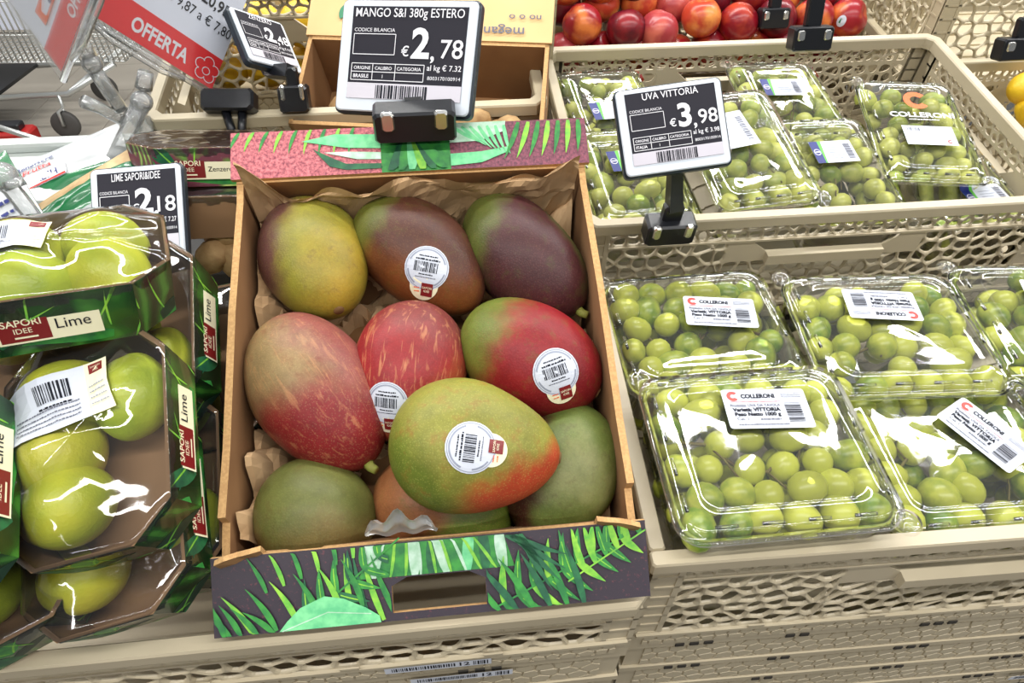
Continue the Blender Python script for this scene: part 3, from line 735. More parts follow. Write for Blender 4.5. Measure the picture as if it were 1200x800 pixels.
# ------------------------------------------------------------------ clear grape boxes
def rloop(a, b, r, z, n=6):
    p = []
    for cx, cy, s in ((a-r,b-r,0),(-a+r,b-r,90),(-a+r,-b+r,180),(a-r,-b+r,270)):
        p += [(cx+r*math.cos(R(s+90*k/n)), cy+r*math.sin(R(s+90*k/n)), z) for k in range(n+1)]
    return p
_pm = {}
def punnet_meshes(w, d, h, r, seed, dome):
    key = (w, d, h, seed, dome)
    if key in _pm: return _pm[key]
    a, b = w/2, d/2; mt = M_['clear']
    tub = MB(); tub.loft([rloop(a-.014, b-.014, r*.7, 0), rloop(a-.012, b-.012, r*.8, .003), rloop(a-.010, b-.010, r*.8, h*.35), rloop(a-.0085, b-.0085, r*.8, h*.36), rloop(a-.006, b-.006, r*.85, h-.003), rloop(a, b, r, h-.002), rloop(a, b, r, h-.0045)], mt, True)
    # lid: flange, shoulder, ridge, sunken sheet that sags a little
    lid = MB(); L = [rloop(a+.001, b+.001, r, h-.004), rloop(a+.001, b+.001, r, h-.001), rloop(a-.005, b-.005, r*.9, h), rloop(a-.0065, b-.0065, r*.9, h+.004), rloop(a-.009, b-.009, r*.85, h+.0055), rloop(a-.012, b-.012, r*.8, h+.0055),
         rloop(a-.016, b-.016, r*.75, h+.0075), rloop(a-.022, b-.022, r*.7, h+.0085), rloop(a-.0245, b-.0245, r*.65, h+.007), rloop(a-.027, b-.027, r*.6, h+.0068)]
    base = L[-1]
    for k in range(1, 9):
        f = 1-k/8*.97; lp = []
        for x, y, z in base:
            X, Y = x*f, y*f; e = 1-f
            lp.append((X, Y, z+dome*e*(2-e)+.0042*e**.5*noise.noise((X*14+seed*5, Y*14, seed))+.0005*noise.noise((X*40, Y*40+seed, seed))))
        L.append(lp)
    lid.loft(L, mt, False, True)
    btn = []
    for sx, sy in ((1,-1),(-1,1)):
        m = MB(); n = 18
        def circ(rr, z): return [(sx*(a-.004)+rr*math.cos(2*math.pi*k/n), sy*(b-.004)+rr*math.sin(2*math.pi*k/n), z) for k in range(n)]
        m.loft([circ(.0115, h-.002), circ(.0115, h+.001), circ(.0095, h+.003), circ(.0075, h+.001), circ(.006, h+.001), circ(.0045, h+.004), circ(.001, h+.004)], mt, False, True); btn.append(m.mesh('snap_button'))
    rib = []
    for sx in (-1, 1):
        for k in range(4):
            m = MB(); y = -b*.6+k*b*.4; m.tube([(sx*(a-.0105), y-.008, h+.0065), (sx*(a-.010), y+.008, h+.0065)], .0016, mt, 6); rib.append(m)
    for sy in (-1, 1):
        for k in range(4):
            m = MB(); x = -a*.6+k*a*.4; m.tube([(x-.009, sy*(b-.0105), h+.0065), (x+.009, sy*(b-.0105), h+.0065)], .0016, mt, 6); rib.append(m)
    _pm[key] = (tub.mesh('tub'), lid.mesh('lid'), btn, [m.mesh('lid_rib') for m in rib]); return _pm[key]
def label_big(a, w=.074, h=.042):
    x0, y0 = -w/2, -h/2; K = M_['ink_k']
    a.rrect(x0, y0, -x0, -y0, .003, M_['white'])
    a.arc(x0+.0095, -y0-.0075, .0020, .0054, 40, 320, M_['ink_red'], 18)
    a.text('COLLERONI', x0+.0165, -y0-.0098, .0062, K, bold=.05, wid=.030)
    a.scribble(x0+.006, -y0-.0142, x0+.050, .0011, M_['ink_red'], 5)
    for k in range(3): a.scribble(x0+.052, -y0-.006-.0018*k, x0+.070, .001, M_['ink_g'], 12+k)
    a.text('Prodotto: UVA DA TAVOLA', x0+.005, -y0-.0192, .0042, M_['ink_g'], wid=.044, bold=.03)
    a.text('Varietà: VITTORIA', x0+.006, -y0-.0242, .0052, K, wid=.042, bold=.045)
    a.text('Peso Netto 1000 g', x0+.007, -y0-.0290, .0050, K, wid=.040, bold=.045)
    a.text('Cat. I', x0+.008, -y0-.0336, .0046, K); a.scribble(x0+.028, -y0-.0336, x0+.046, .0026, M_['ink_g'], 9)
    a.scribble(x0+.008, -y0-.0388, x0+.052, .0018, M_['ink_g'], 17)
    a.bars(x0+.0525, -y0-.036, x0+.0665, -y0-.0152, K, 16, 3, False)
    return a
def label_side(a, w=.058, h=.042):
    x0, y0 = -w/2, -h/2
    a.rect(x0, y0, -x0, -y0, M_['white']); a.poly([(x0,y0),(x0+.013,y0),(x0+.017,-y0),(x0,-y0)], M_['ink_green']); a.poly([(x0,y0),(x0+.011,y0),(x0+.012,-y0),(x0,-y0)], M_['ink_navy'])
    a.disc(x0+.006, 0, .0046, M_['ink_w'], 2, 18, 1.3); a.disc(x0+.006, 0, .0038, M_['ink_navy'], 2, 18, 1.3); a.rect(x0+.003, -.001, x0+.009, .001, M_['ink_w'])
    for k in range(5): a.scribble(x0+.021, y0+.008+.0052*k, x0+.021+(.022 if k % 2 else .018), .0016, M_['ink_lg'], k+3)
    a.bars(x0+.045, y0+.006, x0+.054, -y0-.006, M_['ink_g'], 12, 4, False); return a
def label_plain(a, w=.046, h=.062):
    x0, y0 = -w/2, -h/2; a.rect(x0, y0, -x0, -y0, M_['white'])
    for k in range(6): a.scribble(x0+.006, y0+.008+.006*k, x0+.030, .0018, M_['ink_lg'], k)
    a.bars(x0+.033, y0+.010, x0+.041, -y0-.008, M_['ink_g'], 18, 4, False); return a
def punnet(M, w, d, h, kind, label, glabel, art, lx=0, ly=0, lrot=0, seed=1, dome=.0, layers=3, extra=None):
    "M: frame at lid level, centre of the box"
    t = thing('grape_box', down(M, h), label, 'grape box', 'clear plastic grape boxes')
    tub, lid, btn, rib = punnet_meshes(w, d, h, .022 if w > .15 else .018, seed % 3, dome)
    obj('tub', tub, t); lo = obj('lid', lid, t)
    for b in btn: obj('snap_button', b, lo)
    for b in rib: obj('lid_rib', b, lo)
    if art:
        zz = h+.0085+dome+(.0022 if w > .15 else .0025)
        art(Art()).build('label', t, flat(Matrix.Translation((lx, ly, zz)) @ Matrix.Rotation(R(lrot), 4, 'Z')), .0006, .00012)
    if extra: extra(t, h+.0112+dome)
    bunch(down(M, h), w/2-.007, d/2-.007, h-.009, layers, kind, glabel, seed)
    return t
def onlid(px, py, MF_, z, spin=0, tilt=0, lean=0):
    q = hit(px, py, MF_, z); q.y = min(max(q.y, .113), .275); q.x = min(max(q.x, .082), .535)
    return MF_ @ Matrix.Translation((q.x, q.y, z)) @ Matrix.Rotation(R(spin), 4, 'Z') @ Matrix.Rotation(R(tilt), 4, 'X') @ Matrix.Rotation(R(lean), 4, 'Y')
BW, BD, BH = .188, .168, .075
lower = [  # lid centre in crate, height, spin, label offset, label rotation, thing label, grape label
    (.104, .080, .030, 1, 0, (.010,.030,-4), 'large clear grape box nearest the mangoes, on top at front of lower crate', 'bright green grapes in the large grape box nearest the mango carton'),
    (.100, .250, -.004, 2, 0, (.022,.010,-10), 'clear grape box in back left corner of lower crate', 'green grapes in the box at back left of lower crate'),
    (.290, .222, .008, -2, 0, (-.005,.025,174), 'clear grape box with upside-down label at back middle of lower crate', 'green grapes under the upside-down label in lower crate'),
    (.480, .225, .008, -3, 0, (.000,.02,170), 'clear grape box at back right of lower crate, cut by picture edge', 'green grapes in the box at back right of lower crate'),
    (.298, .086, -.008, 0, 0, (.025,.008,-62), 'clear grape box with tilted label at front right of lower crate', 'green grapes under the tilted label at front right of lower crate'),
    (.492, .072, .004, 1, 0, (.0,.0,0), 'clear grape box barely in view at right edge, front of lower crate', 'green grapes in the box barely in view at right edge'),
]
for i, (x, y, z, sp, ti, (lx, ly, lr), la, gl) in enumerate(lower):
    M = ML @ Matrix.Translation((x, y, z)) @ Matrix.Rotation(R(sp), 4, 'Z')
    punnet(M, BW, BD, BH, 'big', la, gl, label_big, lx, ly, lr, seed=i+1, dome=.002)
def big_logo(t, z):
    a = Art(); a.arc(0, .045, .0085, .0175, 40, 320, M_['ink_orange'], 26); a.text('COLLERONI', 0, .010, .0135, M_['ink_w'], 'C', .03, .088); a.scribble(-.02, .004, .022, .003, M_['ink_w'], 4)
    a.build('lid_logo', t, flat(), .0012 + z, .0001)
    b = Art(); b.rect(-.034, -.045, .034, -.008, M_['white'])
    for k in range(4): b.scribble(-.028, -.038+.006*k, .02, .0018, M_['ink_lg'], k)
    b.arc(.024, -.038, .0016, .0034, 45, 315, M_['ink_red'], 12); b.bars(-.028, -.018, -.008, -.012, M_['ink_g'], 10, 3)
    b.build('label', t, flat(), .0010 + z, .0001)
UW, UD, UH = .138, .205, .07
upper = [((709,108), -.032, 3, 0, label_side, (-.005,-.02,2), 'small clear grape box at back left corner of upper crate', 'grapes in small box at back left corner of upper crate'),
         ((735,205), -.030, 2, 0, label_side, (.0,.015,2), 'small clear grape box half behind the grape price display', 'grapes in small box behind the grape price display'),
         ((872,172), .006, 6, 8, label_plain, (-.010,.02,6), 'clear grape box with tall white label leaning right of the grape price display', 'grapes under the tall white label in upper crate'),
         ((920,112), -.030, -1, 0, label_side, (-.008,.015,-2), 'small clear grape box with blue label edge at back middle of upper crate', 'grapes in small box at back middle of upper crate'),
         ((985,205), -.030, -1, 4, label_side, (-.002,.02,2), 'small clear grape box with blue label edge at front middle of upper crate', 'grapes in small box at front middle of upper crate'),
         ((1078,152), -.015, -8, 6, None, (0,0,0), 'clear grape box with orange C logo printed on its lid', 'grapes under the orange C logo lid'),
         ((1130,225), -.055, 0, 0, label_side, (.012,-.055,5), 'low clear grape box behind the front rim at right of upper crate', 'grapes in low box at right of upper crate')]
for i, (p, z, sp, ti, art, (lx, ly, lr), la, gl) in enumerate(upper):
    punnet(onlid(*p, MU, z, sp, ti), UW, UD, UH, 'small', la, gl, art, lx, ly, lr, seed=i+11, dome=.001, layers=2, extra=big_logo if art is None else None)

# ------------------------------------------------------------------ lime packs
LIMEM = []
for i, (a, b) in enumerate([((218,218,62),(182,198,54)), ((198,210,62),(156,182,52)), ((228,220,70),(196,200,56))]):
    LIMEM.append(mat('lime_skin_%d' % i, hexc(a), .34, hexc(b), 24, (.35,.68), .25, 420, sss=.12))
_lm = []
for i in range(4):
    vs, fs = [], []; nu, nv = 26, 18
    for j in range(nv+1):
        t = math.pi*j/nv; x = -math.cos(t); r = math.sin(t)
        xx = x*(1.10+.02*i)+(.10*max(0, x-.86)/.14 if x > .86 else 0)-(.06*max(0, -x-.9)/.1 if x < -.9 else 0)
        for k in range(nu):
            p = 2*math.pi*k/nu; w = 1+.025*noise.noise((x*1.6+i*4, math.cos(p)*1.4, math.sin(p)*1.4)); vs.append((xx*.0275, r*math.cos(p)*.0275*w, r*math.sin(p)*.0275*w))
    for j in range(nv):
        for k in range(nu): q = (k+1) % nu; fs.append((j*nu+k, (j+1)*nu+k, (j+1)*nu+q, j*nu+q))
    m = MB().add(vs, fs, LIMEM[i % 3], True); m.tube([(.0322,0,0),(.0336,0,0)], [.0022,.0016], M_['scar'], 7); _lm.append(m.mesh('lime'))
def lime(M, label, rnd, s=1.0):
    o = obj('lime', rnd.choice(_lm), None, M @ Matrix.Diagonal((s, s, s, 1))); tag(o, label, 'lime', 'limes in the card trays')
    return o
def leafy(name, a, b, c, scale=26):
    m, nt, bs = new_mat(name); L = nt.links; tc = nd(nt, 'ShaderNodeTexCoord')
    w = nd(nt, 'ShaderNodeTexWave', Scale=scale*.95, Distortion=8.0, Detail=2.0); w.inputs['Detail Scale'].default_value = .6; L.new(tc.outputs['Object'], w.inputs['Vector'])
    n = nd(nt, 'ShaderNodeTexNoise', Scale=30.0, Detail=2.0); L.new(tc.outputs['Object'], n.inputs['Vector'])
    c1 = ramp(nt, w.outputs[0], [(.1, a), (.75, b), (.97, c)]); mx = nd(nt, 'ShaderNodeMix', data_type='RGBA')
    f = ramp(nt, n.outputs[0], [(.5, (0,0,0)), (.62, (1,1,1))]); L.new(f, mx.inputs[0]); L.new(c1, mx.inputs[6]); mx.inputs[7].default_value = c4(a)
    L.new(mx.outputs[2], bs.inputs['Base Color']); bs.inputs['Roughness'].default_value = .25; bs.inputs['Coat Weight'].default_value = .4
    return m
LEAFY = leafy('tropical_leaf_print', hexc((16,40,20)), hexc((30,84,30)), hexc((60,120,44)))
LEAFP = leafy('ginger_leaf_print', hexc((120,64,78)), hexc((104,160,70)), hexc((190,210,120)), 60)
TRAYC = mat('tray_card_inside', hexc((152,118,84)), .85, hexc((136,104,72)), 10, (.3,.7), .08, 60)
def octo(w, l, c, z):
    a, b = w/2, l/2
    return [(a,-b+c,z),(a,b-c,z),(a-c,b,z),(-a+c,b,z),(-a,b-c,z),(-a,-b+c,z),(-a+c,-b,z),(a-c,-b,z)]
PW, PL, PH = .122, .166, .046
_ty = {}
def lime_pack(M, label, spots, sticker=None, word='Lime', prnt=None, film=True, seed=1, fruit=True, flabels=None, brand=True, limel=None, dims=None):
    "M: frame at the centre of the tray floor; the branded wall is on local +x"
    rnd = random.Random(seed); w, l, h = dims or (PW, PL, PH); prnt = prnt or LEAFY; c = .026
    t = thing('lime_pack' if fruit else 'ginger_pack', M, label, 'fruit pack' if fruit else 'ginger pack', 'film-wrapped card packs')
    key = (w, l, h, prnt.name)
    if key not in _ty:
        lo, hi = .95, 1.0
        tr = MB(); o0 = octo(w*lo, l*lo, c*lo, 0); o1 = octo(w, l, c, h); i1 = octo(w-.005, l-.005, c, h); i0 = octo(w*lo-.005, l*lo-.005, c*lo, .0025)
        tr.loft([o1, i1], TRAYC, smooth=False); tr.loft([i1, i0], TRAYC, False, True, False)
        walls = []
        for k in range(8):
            m = MB(); j = (k+1) % 8; m.add([o0[k], o0[j], o1[j], o1[k]], [(0,1,2,3)], prnt)
            if prnt is not TRAYC:
                p0, p1, p2, p3 = (Vector(q) for q in (o0[k], o0[j], o1[j], o1[k])); nn = (p1-p0).cross(p3-p0).normalized(); wl = (p1-p0).length; a = Art(); rl = random.Random(k*7+3)
                for q in range(max(2, int(wl/.022))):
                    leaflet(a, (wl*rl.random(), rl.uniform(-.2, .5)*h), rl.choice((35, 60, 120, 150, 10, 170)), rl.uniform(.03, .06), rl.uniform(.006, .011), G[rl.choice((0, 0, 2, 5, 2, 0))], rl.uniform(-.2, .2), (0, .0005, wl, h-.0005))
                for q in range(max(2, int(wl/.016))):
                    leaflet(a, (wl*rl.random(), rl.uniform(-.1, .6)*h), rl.uniform(20, 160), rl.uniform(.02, .045), .0009, G[1], rl.uniform(-.2, .2), (0, .0005, wl, h-.0005))
                for lv, (vs_, fs_, m_) in enumerate(a.it):
                    m.add([p0.lerp(p1, u/wl).lerp(p3.lerp(p2, u/wl), vv/h)+nn*(.00012+.00001*lv) for u, vv in vs_], fs_, m_)
            walls.append(m.mesh('printed_wall'))
        fl = MB().add(o0, [tuple(range(7,-1,-1))], TRAYC).mesh('tray_underside')
        _ty[key] = (tr.mesh('tray'), walls, fl)
    trm, walls, fl = _ty[key]
    tray = obj('tray', trm, t)
    for m in walls: obj('printed_wall', m, tray)
    obj('tray_underside', fl, tray)
    # brand plate on the +x wall (u along the wall, v up)
    if brand:
        lean = math.atan2(w*.025, h)
        bx = Matrix.Translation((w*.975, 0, h*.5)); bx.translation.x = w*.5*.975
        B = bx @ Matrix.Rotation(math.pi/2, 4, 'Z') @ Matrix.Rotation(math.pi/2-lean, 4, 'X')
        a = Art(); bw, bh = .064, .024
        a.rect(-bw/2, -bh/2, bw/2, bh/2, M_['cream']); a.rect(-bw/2+.0015, -bh/2+.0015, 0, bh/2-.0015, M_['ink_maroon'])
        a.text('SAPORI', -bw/4, .0018, .0074, M_['cream'], 'C', .01, .024); a.text('IDEE', -bw/4, -.0040, .0058, M_['cream'], 'C'); a.rect(-bw/4-.006, -.0080, -bw/4+.008, -.0066, M_['cream'])
        a.text(word, bw*.23, -.004, .0115 if len(word) < 6 else .007, M_['ink_k'], 'C'); a.build('brand_label', t, flat(B), .0006)
    obst = []
    for k, (x, y, ang) in enumerate(spots):
        q = .060/max(.060, abs(x)+abs(y)); x, y = max(-.027, min(.027, x*q)), y*q
        s = rnd.uniform(1.0, 1.14); z = .003+.0275*s
        if fruit:
            lime(M @ Matrix.Translation((x, y, z)) @ Matrix.Rotation(R(ang), 4, 'Z') @ Matrix.Rotation(rnd.uniform(0,6), 4, 'X'), (flabels[k] if flabels else limel), rnd, s)
        obst.append((x, y, z, .0275*s))
    if film:
        o1 = octo(w, l, c, h); NT, NR = 64, 14; per = [math.hypot(o1[(k+1)%8][0]-o1[k][0], o1[(k+1)%8][1]-o1[k][1]) for k in range(8)]; tot = sum(per); bd = []
        for i in range(NT):
            d = tot*i/NT; k = 0
            while d > per[k]: d -= per[k]; k += 1
            f = d/per[k]; q = (k+1) % 8; bd.append((o1[k][0]+(o1[q][0]-o1[k][0])*f, o1[k][1]+(o1[q][1]-o1[k][1])*f))
        bd = np.array(bd); rr = np.linspace(0, 1, NR+1)[1:]; XY = bd[None]*rr[:, None, None]
        ob = np.full(XY.shape[:2], h*.75)
        for x, y, z, r in obst:
            d2 = (XY[..., 0]-x)**2+(XY[..., 1]-y)**2; q = np.where(d2 < (r*1.06)**2, z+np.sqrt(np.maximum(0, r*r-d2*.89))+.0016, 0); ob = np.maximum(ob, q)
        Z = np.full(ob.shape, h+.001); cz = h
        for it in range(160):
            inn = np.vstack([np.full((1, NT), Z[0].mean()), Z[:-1]]); out = np.vstack([Z[1:], Z[-1:]])
            Zn = (inn+out)*.32+(np.roll(Z, 1, 1)+np.roll(Z, -1, 1))*.18; Z = np.maximum(Zn, ob); Z[-1] = h+.001
        mb = MB(); wr = lambda x, y: .0009*noise.noise((x*70+seed, y*70, seed))+.0006*noise.noise((x*24+y*160, seed*3, 1))
        v = [(0, 0, float(Z[0].mean()))]+[(XY[k, i, 0], XY[k, i, 1], float(Z[k, i])+(wr(XY[k, i, 0], XY[k, i, 1]) if k < NR-1 else 0)) for k in range(NR) for i in range(NT)]
        v += [(p[0]*1.008, p[1]*1.008, h-.001) for p in bd]+[(p[0]*.95+.0, p[1]*.95, h*.45-.004*math.sin(i*1.7)) for i, p in enumerate(bd)]
        f = [(0, 1+i, 1+(i+1) % NT) for i in range(NT)]
        for k in range(NR+1): f += [(1+k*NT+i, 1+(k+1)*NT+i, 1+(k+1)*NT+(i+1) % NT, 1+k*NT+(i+1) % NT) for i in range(NT)]
        mb.add(v, f, M_['film'], True); mb.build('film', t)
        if sticker:
            sx, sy, rot, kind = sticker; bv = BVHTree.FromPolygons(v, f); a = Art(); K = M_['ink_k']
            a.rect(-.036, -.021, .020, .021, M_['white'], 6); a.rect(.020, -.021, .036, .021, M_['cream'], 4)
            a.rect(.023, .011, .033, .019, M_['ink_maroon']); a.text('SAPORI', .028, .0155, .0022, M_['cream'], 'C'); a.text('IDEE', .028, .0125, .0022, M_['cream'], 'C')
            a.bars(-.012, .000, .010, .014, K, 14, seed); a.scribble(-.012, -.004, .010, .002, K, 2)
            for k in range(4): a.scribble(-.030, -.016+.0035*k, .014, .0016, M_['ink_g'], k+2)
            for k in range(4): a.scribble(.022, -.014+.0045*k, .034, .0016, M_['ink_lg'], k+9)
            cr, sr = math.cos(R(rot)), math.sin(R(rot))
            def fn(u, vv, hh):
                x, y = sx+u*cr-vv*sr, sy+u*sr+vv*cr; lz, nn, _, _ = bv.ray_cast(Vector((x, y, .2)), Vector((0, 0, -1)))
                return (x, y, (max(lz.z, h*.9) if lz else h)+hh)
            a.build('price_sticker', t, fn, .0012, .00015)
    return t
def heap(px, py, d, tilt, lean, spin):
    return frame(at(px, py, d), tilt, 0, lean, spin)
def ll(where, k): return ['%s of the %s' % (p, where) for p in k]
lime_pack(heap(72, 356, .655, -2, 5, -72), 'lime pack tipped on top of heap, branded wall facing forward under the lime display', [(-.026,.042,70), (.025,.050,20), (.030,-.014,100), (-.026,-.018,40)], (-.006,-.030,83,0), seed=1,
    flabels=['pale lime at top of the uppermost lime pack', 'yellow lime nearest the lime display in uppermost pack', 'lime half under the white sticker in uppermost pack', 'lime at left picture edge in uppermost pack'])
lime_pack(heap(146, 534, .625, 26, -10, 8), 'large front lime pack with four limes and blue-white sticker', [(-.026,.046,10), (.030,.030,80), (-.030,-.002,60), (-.024,-.046,200)], (-.008,.026,12,0), seed=2,
    flabels=['lime at top left of the front lime pack', 'yellowish lime beside the branded wall in front lime pack', 'lime below the sticker in front lime pack', 'lime at lower left of front lime pack with bright film glare'])
lime_pack(heap(162, 612, .665, 26, -10, 10), 'lime pack tucked below the front pack, one lime showing at bottom', [(-.030,-.046,20)], None, seed=3,
    flabels=['single lime at the bottom near the crate rim'])
lime_pack(heap(186, 412, .72, 26, -12, 6), 'lime pack behind the front pack, brown card base showing at upper right', [(-.014,.000,20), (.022,-.034,70)], (-.020,.010,8,0), seed=4,
    flabels=['lime under the sticker of the pack behind', 'lime low beside the branded wall of pack behind'])
lime_pack(heap(270, 448, .77, 26, -12, 2), 'narrow lime pack squeezed against the mango carton', [(-.026,.02,90), (-.026,-.04,80)], None, seed=5,
    flabels=['upper lime squeezed beside the mango carton', 'lower lime squeezed beside the mango carton'])
lime_pack(heap(-70, 596, .63, 22, -12, 12), 'lime pack cut by left picture edge, branded wall beside the front pack', [(.016,.050,60)], None, seed=6,
    flabels=['lime peeping in at left edge beside front pack'])
lime_pack(heap(30, 452, .73, 22, -8, 12), 'lime pack under the tipped one, cream sticker at left edge', [(.010,.036,30)], (-.036,.034,20,0), seed=7,
    flabels=['dark lime under the tipped pack beside small brand plate'])
lime_pack(heap(28, 648, .71, 20, -6, 24), 'lime pack at bottom left corner under glaring film', [(-.02,-.03,0)], None, seed=8,
    flabels=['lime in the bottom left corner under glaring film'])
lime_pack(heap(214, 590, .71, 26, -12, 6), 'lime pack standing between the front packs and mango carton', [(.02,-.03,40)], None, seed=9,
    flabels=['lime in shade beside the mango carton'])
# ------------------------------------------------------------------ ginger packs behind the lime display
GING = mat('ginger_skin', hexc((178,146,98)), .75, hexc((146,112,70)), 60, (.35,.65), .5, 120)
def ginger(M, label, seed, s=1.0, group='ginger roots'):
    rnd = random.Random(seed); mb = MB(); p = Vector((0, 0, 0)); d = Vector((1, 0, 0)); 
    for k in range(5):
        r = rnd.uniform(.011, .016)*s; m = ellipsoid(r*1.25, r, r*.9, GING, 12, 8, seed+k, .2)
        mb.add(m.v, m.f, GING, True, Matrix.Translation(p) @ Matrix.Rotation(rnd.uniform(-1,1), 4, 'Z'))
        p = p + Vector((rnd.uniform(.008,.016)*s, rnd.uniform(-.016,.016)*s, rnd.uniform(-.004,.006)*s))
    o = mb.build('ginger_root', None, M); tag(o, label, 'ginger', group); return o
lime_pack(heap(248, 206, .88, -14, 4, -80), 'leaf-printed ginger pack with cream brand plate standing behind the lime display', [], None, 'Zenzero', LEAFP, True, 21, False, dims=(.10,.15,.04))
lime_pack(heap(252, 262, .87, -12, 4, -80), 'brown card ginger pack lying in crinkled film beside the mango carton', [], None, 'Zenzero', TRAYC, True, 22, False, brand=False, dims=(.10,.15,.045))
for k, (px, py, d) in enumerate(((252,298,.84), (275,300,.84))):
    ginger(heap(px, py, d, 30, 0, 40*k+20), ['ginger root in film left of the mango carton corner', 'ginger root in film touching the mango carton'][k], 5+k, 1.3)

# ------------------------------------------------------------------ shelf-edge price displays
def rbox(mb, w, h, d, r, m, z0=0, bev=.002):
    def lp(i, z): return [(x, y, z) for x, y, _ in rloop(w/2-i, h/2-i, r, 0, 4)]
    mb.loft([lp(bev, z0), lp(0, z0+bev), lp(0, z0+d-bev), lp(bev, z0+d)], m, True, True, False)
def display(M, w, h, title, euro, cents, perkg, origin, label, clip, mode='dark'):
    "M: frame at the centre of the face"
    t = thing('price_display', M, label, 'price display', 'electronic shelf-edge price displays')
    mb = MB(); rbox(mb, w, h, .011, .006, M_['frameedge'], -.013); mb.build('housing', t)
    mb = MB(); rbox(mb, w-.004, h-.004, .003, .005, M_['frame'], -.003, .001); mb.build('bezel', t)
    sw, sh = w*.83, h*.80; a = Art(); x0, y0 = -sw/2+w*.01, -sh/2+h*.03; W_ = M_['ink_w']
    a.rect(x0, y0, x0+sw, y0+sh, M_['screen']); sc = a.build('screen', t, flat(), .0002)
    a = Art(); a.rect(x0, y0, x0+sw, y0+sh*.17, M_['screen_pale']); a.build('barcode_strip', sc, flat(), .0006)
    a = Art(); a.bars(x0+sw*.26, y0+sh*.005, x0+sw*.72, y0+sh*.15, M_['ink_k'], 24, 6); a.build('barcode', sc, flat(), .0010)
    a = Art(); X = lambda f: x0+sw*f; Y = lambda f: y0+sh*f
    a.text(title, X(.03 if len(title) > 16 else .5), Y(.885), sh*.135, W_, 'L' if len(title) > 16 else 'C', .004, sw*.94 if len(title) > 16 else (sw*.62 if len(title) > 8 else sw*.5))
    a.text(euro, X(.70), Y(.46), sh*.44, W_, 'R', .03); a.text('€', X(.525), Y(.47), sh*.15, W_, 'R', .01); a.text(',', X(.715), Y(.44), sh*.26, W_, 'L', .02); a.text(cents, X(.985), Y(.46), sh*.28, W_, 'R', .008)
    a.box(X(.03), Y(.48), X(.40), Y(.70), sh*.008, W_); a.text('CODICE BILANCIA', X(.03), Y(.725), sh*.055, W_, wid=sw*.36)
    a.box(X(.03), Y(.20), X(.67), Y(.38), sh*.008, W_); a.line([(X(.03), Y(.29)), (X(.67), Y(.29))], sh*.008, W_); a.line([(X(.22), Y(.20)), (X(.22), Y(.38))], sh*.008, W_); a.line([(X(.42), Y(.20)), (X(.42), Y(.38))], sh*.008, W_)
    for f, s in ((.05,'ORIGINE'), (.24,'CALIBRO'), (.435,'CATEGORIA')): a.text(s, X(f), Y(.315), sh*.05, W_, wid=sw*(.15 if f < .4 else .21), bold=.01)
    a.text(origin, X(.05), Y(.225), sh*.055, W_, bold=.02); a.text('1', X(.31), Y(.225), sh*.055, W_)
    a.text('al kg € '+perkg, X(.985), Y(.325), sh*.085, W_, 'R', .006, sw*.29); a.text('8003170100914', X(.985), Y(.225), sh*.055, W_, 'R', 0, sw*.28)
    a.build('screen_text', sc, flat(), .0010)
    if clip:
        # neck from the housing down to the clamp, given in world space
        base, ax, up_, wid = clip[:4]; post = len(clip) < 5; mi = M.inverted()
        P = [mi @ v for v in (M @ Vector((0, -h*.42, -.016)), base + up_*(.030 if post else .012) + (Vector((0,0,0)) if post else Vector((0,.006,0))), base)]
        mb = MB(); mb.tube([P[0]+Vector((0,.012,0)), P[0], P[1]], [.009, .009, .011], M_['black'], 4, False); mb.build('neck', t)
        cx = (mi.to_3x3() @ ax).normalized(); cu = (mi.to_3x3() @ up_).normalized(); cz = cx.cross(cu).normalized()
        C_ = Matrix((cx, cu, cz)).transposed().to_4x4(); C_.translation = P[2]
        mb = MB(); mb.bbox(-wid/2, -.014, -.010, wid/2, .016, .016, M_['black'], .003); 
        if post: mb.bbox(-wid*.2, .012, -.008, wid*.2, .036, .006, M_['black'], .003)
        k = mb.build('clamp', t, C_)
        for s in (-1, 1): MB().bbox(s*wid*.32-wid*.08, .0, .012, s*wid*.32+wid*.08, .018, .0185, M_['chrome'], .002).build('spring_pin', k)
    return t
XW = Vector((1, 0, 0))
mtilt = (MB_.to_3x3() @ Vector((0, .35, 1))).normalized()
display(facing(at(474, 67, .735), (155,-22), (-5,120), -.28, -.06), .141, .106, 'MANGO S&I 380g ESTERO', '2', '78', '7.32', 'BRASILE', 'price display for mangoes clipped to back of the mango carton', (MB_ @ Vector((TW*.515, TD+.034, .028)), XW, mtilt, .074, 0))
utilt = (MU.to_3x3() @ Vector((0, -.1, 1))).normalized()
display(facing(at(789, 149, .79), (119,17), (-12,98)), .112, .092, 'UVA VITTORIA', '3', '98', '3.98', 'ITALIA', 'price display for white grapes clipped to front rim of upper grape crate', (at(783, 266, .848), XW, utilt, .056))
display(facing(at(161, 250, .80), (.995,.1), (-.05,1), .05, .1), .090, .098, 'LIME SAPORI&IDEE', '2', '18', '7.27', 'BRASILE', 'price display for limes with stained cream edge behind the lime packs', None)
zc = at(346, 116, .94)
o_ = at(293, 71, .93); display(frame3(o_, at(354, 87, .98), at(267, 8, .971)) @ Matrix.Translation((.041, .038, 0)), .082, .076, 'ZENZERO', '2', '48', '9.92', 'CINA', 'small tilted price display for ginger at the back, reading 2,48', (zc, XW, Vector((0, .25, .97)), .034))

